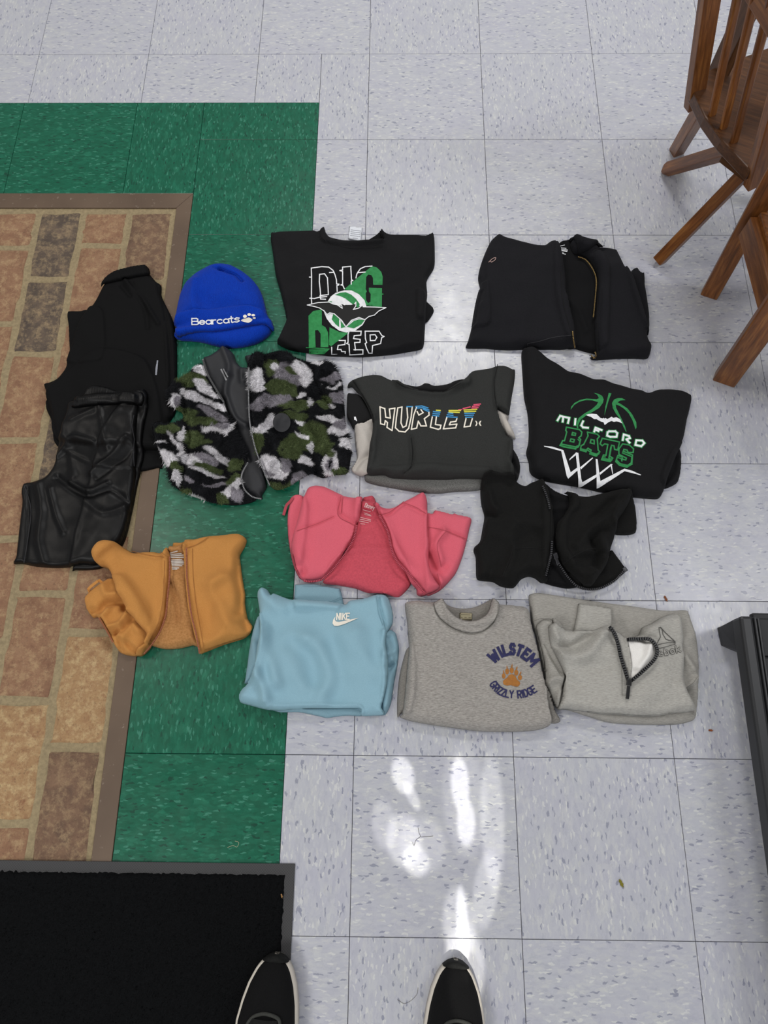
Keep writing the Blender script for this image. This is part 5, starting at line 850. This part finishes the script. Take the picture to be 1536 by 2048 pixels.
for a_, b_ in (((812, 228), (868, 212)), ((815, 240), (900, 232)), ((818, 252), (922, 244)), ((820, 264), (918, 262)), ((822, 284), (905, 280)), ((822, 296), (915, 292)), ((824, 308), (920, 303)), ((826, 320), (918, 316)), ((828, 332), (905, 330)), ((828, 346), (880, 348)), ((830, 358), (865, 358))): g.stroke(mb, [a_, b_], 9, off=.001)
g.put('printed_neck_label', mb, plain('grey_white_ink', '#c4bdb4', .8))
g.panel('front_panel', [(194, 245), (205, 205), (235, 165), (270, 145), (320, 138), (380, 150), (430, 178), (500, 212), (560, 204), (660, 202), (716, 212), (760, 200), (800, 195), (814, 250), (812, 320), (804, 440), (790, 560), (775, 720), (750, 800), (715, 885), (660, 980), (610, 1035), (560, 1060), (515, 1045), (560, 1000), (610, 960), (632, 895), (600, 840), (540, 770), (455, 660), (410, 570), (375, 490), (330, 410), (292, 345), (240, 330), (208, 295)], M['tan'], T=.022, r=.016, dome=.006, wr=[([(240, 320), (300, 300), (340, 260)], .003, .012), ([(520, 215), (680, 250), (810, 260)], -.002, .004), ([(760, 290), (740, 600), (690, 840)], -.0015, .004), ([(480, 420), (600, 700)], .002, .03)])
g.panel('front_panel', [(944, 130), (1010, 118), (1070, 102), (1110, 94), (1220, 84), (1340, 70), (1395, 86), (1430, 125), (1418, 175), (1395, 215), (1376, 255), (1382, 320), (1392, 400), (1408, 500), (1420, 570), (1418, 640), (1440, 760), (1482, 828), (1466, 878), (1410, 920), (1250, 970), (1100, 1030), (1052, 1042), (1036, 960), (1010, 840), (982, 740), (960, 570), (945, 400), (938, 250)], M['tan'], T=.027, r=.018, dome=.006, wr=[([(1380, 250), (1340, 400), (1370, 560), (1360, 700)], -.006, .008), ([(1230, 420), (1160, 520), (1230, 680), (1280, 800)], .005, .014), ([(1060, 430), (1160, 470), (1280, 420)], .004, .014), ([(1400, 780), (1440, 850)], -.005, .008), ([(1190, 580), (1110, 700), (1130, 860)], -.004, .016), ([(950, 180), (1080, 120)], -.003, .005), ([(1300, 800), (1350, 900)], .003, .012)], noise=.002)
g.zipper([[(808, 260), (804, 440), (790, 580), (775, 730), (730, 860), (660, 970), (600, 1040)], [(942, 190), (945, 400), (962, 570), (985, 740), (1020, 880), (1048, 1035)]], M['tzip'], M['tzip'], tw=13, pitch=.003, tooth=.0010, h=.0007)
mb = MB(); g.stroke(mb, [(238, 756), (300, 860), (345, 945)], 12, curve=True); g.put('cuff_tape', mb, M['tzip'])
g.seam([[(765, 290), (755, 560), (720, 780), (640, 960)], [(730, 214), (770, 245), (805, 262)], [(500, 212), (640, 244), (760, 262)], [(990, 190), (995, 400), (1015, 600), (1050, 800), (1085, 1020)], [(950, 182), (1020, 160), (1120, 98)], [(1090, 1020), (1250, 965), (1400, 920)]], M['tseam'], 4)

# ------------------------------------------------------------------ grey quarter-zip
M['grey'] = fabric('heather_grey', '#b9b7b0', '#8e8c87', (.5, 4, 1), 300, .75, sheen=.1); M['grey2'] = fabric('heather_grey_back', '#adaaa3', '#85837e', (.5, 4, 1), 300, .75, sheen=.1); M['gseam'] = plain('grey_thread', '#77756e', .9); M['wlin'] = plain('white_mesh_lining', '#eceae6', .85, c2='#dedcd8', nscale=900); M['bzip'] = plain('black_zip_tape', '#141415', .7); M['bteeth'] = plain('black_moulded_teeth', '#1a1a1b', .35, spec=.5); M['outl'] = plain('charcoal_print_line', '#4a4946', .8)
g = Garment('quarter_zip_sweatshirt', 'heather grey quarter-zip sweatshirt with chunky black zipper and outlined logo', 'sweatshirt', (1040, 1170, .2474), (750, 650))
g.panel('hood', [(68, 95), (90, 74), (150, 64), (300, 84), (450, 108), (600, 130), (750, 152), (900, 170), (1100, 200), (1225, 208), (1345, 205), (1375, 270), (1405, 360), (1430, 470), (1445, 640), (1440, 800), (1432, 980), (1412, 1080), (1350, 1112), (1240, 1130), (1000, 1130), (850, 1126), (700, 1110), (540, 1062), (380, 1012), (300, 1002), (250, 930), (195, 830), (180, 700), (150, 560), (125, 430), (90, 310), (78, 200)], M['grey2'], T=.015, r=.011, wr=[([(90, 310), (200, 270), (260, 290)], .003, .006), ([(1320, 580), (1390, 680)], .006, .008), ([(1340, 830), (1430, 750)], .004, .006), ([(1370, 880), (1420, 1000)], -.004, .010), ([(1400, 400), (1320, 460)], .003, .01)], noise=.0016)
g.panel('sleeve', [(125, 350), (150, 310), (190, 285), (255, 300), (280, 420), (300, 560), (360, 720), (350, 780), (330, 900), (312, 1000), (290, 980), (245, 900), (215, 840), (190, 805), (200, 700), (170, 520)], M['grey2'], T=.014, r=.011, wr=[([(200, 800), (260, 760), (340, 760)], .006, .008), ([(190, 480), (260, 600), (340, 730)], -.003, .004), ([(300, 930), (320, 870)], .005, .006)])
g.panel('sleeve_fold', [(255, 275), (310, 290), (350, 340), (330, 380), (270, 370)], M['grey2'], T=.014, r=.009); g.panel('collar', [(470, 150), (600, 165), (735, 190), (745, 260), (738, 350), (700, 420), (420, 400), (440, 300)], M['grey'], T=.012, r=.007, smooth=False)
g.panel('body', [(213, 360), (235, 330), (268, 322), (310, 350), (350, 365), (420, 376), (520, 380), (580, 376), (640, 352), (690, 340), (728, 343), (790, 385), (850, 424), (940, 416), (962, 380), (985, 345), (1060, 312), (1140, 262), (1220, 235), (1275, 240), (1305, 280), (1312, 400), (1310, 520), (1325, 660), (1330, 800), (1370, 900), (1430, 1000), (1350, 1030), (1240, 1040), (1120, 1062), (1000, 1066), (880, 1060), (780, 1048), (650, 1046), (540, 1028), (400, 1008), (308, 1000), (330, 920), (345, 830), (352, 740), (310, 640), (268, 560), (235, 490)], M['grey'], T=.024, r=.016, dome=.006,
        wr=[([(240, 480), (400, 500), (480, 470), (580, 400)], -.008, .010), ([(300, 560), (460, 590), (560, 540), (640, 420)], .007, .012), ([(420, 600), (560, 660), (700, 640)], -.004, .014), ([(240, 360), (300, 440)], .005, .012), ([(360, 720), (430, 790)], -.004, .010), ([(1000, 900), (1150, 800), (1200, 640)], .003, .02), ([(1300, 820), (1380, 960)], .004, .012), ([(960, 400), (1060, 340), (1180, 260)], .004, .012), ([(740, 360), (860, 420), (900, 430)], -.003, .008)], noise=.002)
g.panel('lining', [(850, 432), (900, 440), (1015, 465), (1060, 455), (1098, 520), (1085, 570), (1040, 640), (960, 720), (895, 775), (880, 700), (880, 560)], M['wlin'], T=.006, r=.006, dome=.002, wr=[([(1050, 480), (1020, 560), (950, 660)], .006, .007), ([(1000, 560), (900, 740)], -.004, .006)])
g.panel('placket', [(728, 345), (780, 365), (828, 380), (858, 440), (880, 560), (892, 650), (886, 770), (862, 772), (850, 700), (815, 580), (785, 460)], M['grey'], T=.004, r=.004, dome=0)
g.zipper([[(728, 345), (765, 400), (790, 480), (812, 580), (845, 690), (872, 775)], [(872, 442), (940, 438), (1040, 438), (1090, 480), (1108, 535), (1085, 600), (1010, 680), (905, 770)]], M['bzip'], M['bteeth'], tw=26, pitch=.0046, tooth=.0027, h=.0018, off=.0012, pull=(((876, 785), (862, 912)), M['bteeth']))
mb = MB(); lg = lambda P, c=False: g.stroke(mb, P, 5, c)
lg([(1108, 470), (1135, 420), (1122, 345), (1135, 340), (1175, 385), (1255, 460), (1252, 480), (1180, 500), (1118, 515)]); lg([(1135, 342), (1150, 360), (1155, 400), (1180, 440), (1255, 460)]); lg([(1112, 482), (1190, 466), (1250, 466)])
def oword(text, p0, p1, h_, wd, gap):
    m2 = MB(); g.word(m2, text, p0, p1, h_, wd, gap=gap, off=.0006); o_ = g.put('outlined_lettering', m2, M['outl']); m3 = MB(); g.word(m3, text, p0, p1, h_, wd * .52, gap=gap, off=.0010); m3.build('lettering_fill', M['grey'], o_, True)
oword('ebok', (1124, 578), (1298, 540), 50, 14, .5); g.put('outlined_logo', mb, M['outl'])
g.seam([[(540, 1030), (650, 1046), (780, 1050), (1000, 1066), (1240, 1042)], [(190, 480), (270, 620), (345, 735)], [(780, 480), (820, 640), (825, 890)], [(825, 890), (905, 890)], [(95, 300), (170, 272), (250, 292)], [(1345, 830), (1400, 790), (1438, 740)]], M['gseam'], 3.5)

# ------------------------------------------------------------------ grey WILSTEM sweatshirt
M['hgrey'] = fabric('flecked_grey_jersey', '#b6b2ac', '#6c6864', (.5, 2.4, 1), 300, 1.0, sheen=.1); M['hgrey2'] = fabric('flecked_grey_inside', '#97938d', '#66635e', (.6, 2.4, 1), 420, .9); M['navy'] = plain('navy_print', '#20214a', .75, c2='#2b2b55', nscale=140); M['paw'] = plain('ochre_print', '#a66c2c', .75, c2='#94602a', nscale=200)
g = Garment('crewneck_sweatshirt', 'flecked grey crewneck sweatshirt with navy lettering around an ochre paw', 'sweatshirt', (780, 1170, .22786), (750, 750))
g.panel('sleeve', [(120, 640), (150, 560), (200, 560), (220, 900), (170, 1120), (105, 1125), (66, 1162), (62, 1040), (72, 880), (90, 760)], M['hgrey2'], T=.015, r=.011)
g.panel('sleeve', [(1340, 880), (1400, 1000), (1440, 1100), (1486, 1165), (1495, 1195), (1470, 1212), (1425, 1216), (1380, 1190), (1320, 1000)], M['hgrey2'], T=.018, r=.013)
g.panel('back_collar', [(450, 140), (462, 128), (500, 170), (560, 196), (630, 206), (720, 200), (800, 172), (895, 125), (930, 180), (900, 330), (700, 380), (520, 330)], M['hgrey2'], T=.015, r=.009, dome=0)
label_tag(g, [(610, 243), (722, 250), (720, 312), (612, 318)], plain('beige_label', '#a9a184', .8), [[(625, 258), (705, 262)], [(625, 285), (635, 285)], [(655, 285), (672, 286)], [(690, 285), (712, 286)], [(625, 298), (712, 300)]], plain('brown_ink', '#5f5848', .8))
g.panel('body', [(130, 178), (158, 147), (240, 137), (310, 147), (378, 152), (425, 132), (460, 128), (485, 175), (520, 240), (570, 285), (630, 318), (700, 328), (770, 314), (830, 275), (860, 225), (878, 165), (893, 124), (920, 140), (950, 170), (1030, 172), (1100, 182), (1170, 190), (1212, 218), (1226, 270), (1232, 330), (1260, 450), (1292, 570), (1312, 680), (1332, 790), (1352, 930), (1372, 1050), (1400, 1160), (1402, 1228), (1340, 1262), (1250, 1280), (1100, 1290), (900, 1290), (770, 1284), (650, 1270), (520, 1252), (400, 1235), (200, 1200), (95, 1168), (84, 1150), (108, 1130), (128, 960), (145, 760), (165, 560), (158, 440), (150, 330)], M['hgrey'], T=.030, r=.018, dome=.007,
        wr=[([(380, 200), (440, 330), (560, 430), (720, 450), (850, 420), (950, 300)], .002, .008), ([(730, 820), (760, 880)], -.002, .008), ([(300, 420), (500, 620), (420, 900)], .002, .03), ([(1100, 900), (900, 1080)], -.002, .03)], noise=.0013)
o = g.panel('neck_rib', [(380, 165), (430, 134), (460, 130), (500, 215), (560, 285), (630, 322), (700, 331), (770, 317), (832, 278), (868, 215), (893, 128), (945, 178), (940, 262), (900, 345), (810, 412), (690, 430), (560, 390), (450, 312), (400, 240)], M['hgrey'], T=.0025, r=.004, dome=0, soft=1, noise=.0002)
g.seam([[(380, 165), (400, 245), (450, 315), (560, 392), (690, 432), (810, 414), (900, 347), (945, 262), (948, 175)]], M['gseam'], 5, 'collar_seam')
mb = MB()
g.word(mb, 'WILSTEM', (912, 682), (1240, 712), 86, 25, sag=92, gap=.42, widths={'I': .3, 'W': 1.35, 'M': 1.3, 'L': .9, 'E': .85, 'S': .9}); g.put('navy_lettering', mb, M['navy']); mb = MB(); g.word(mb, 'GRIZZLY', (876, 874), (1080, 990), 60, 12, sag=-34, gap=.45, widths={'I': .25}); g.put('navy_lettering', mb, M['navy']); mb = MB(); g.word(mb, 'RIDGE', (1124, 992), (1288, 934), 61, 12.5, sag=-12, gap=.45, widths={'I': .25}); g.put('navy_lettering', mb, M['navy'])
mb = MB(); g.fill(mb, [(992, 845), (1010, 825), (1030, 812), (1045, 790), (1075, 784), (1100, 800), (1115, 830), (1138, 850), (1140, 872), (1120, 892), (1090, 888), (1060, 880), (1025, 882), (998, 872)], curve=True)
for cx, cy, rx, ry, clx, cly in ((998, 798, 16, 24, 994, 742), (1028, 758, 17, 28, 1024, 704), (1068, 750, 18, 27, 1072, 690), (1108, 770, 18, 26, 1116, 712), (1140, 812, 18, 24, 1150, 756)):
    g.fill(mb, arc(cx, cy, rx, ry, 0, 340, 14)); g.fill(mb, [(cx - 7, cy - ry - 3), (cx + 8, cy - ry - 3), (clx + 3, cly + 10), (clx, cly)])
g.put('paw_emblem', mb, M['paw'])
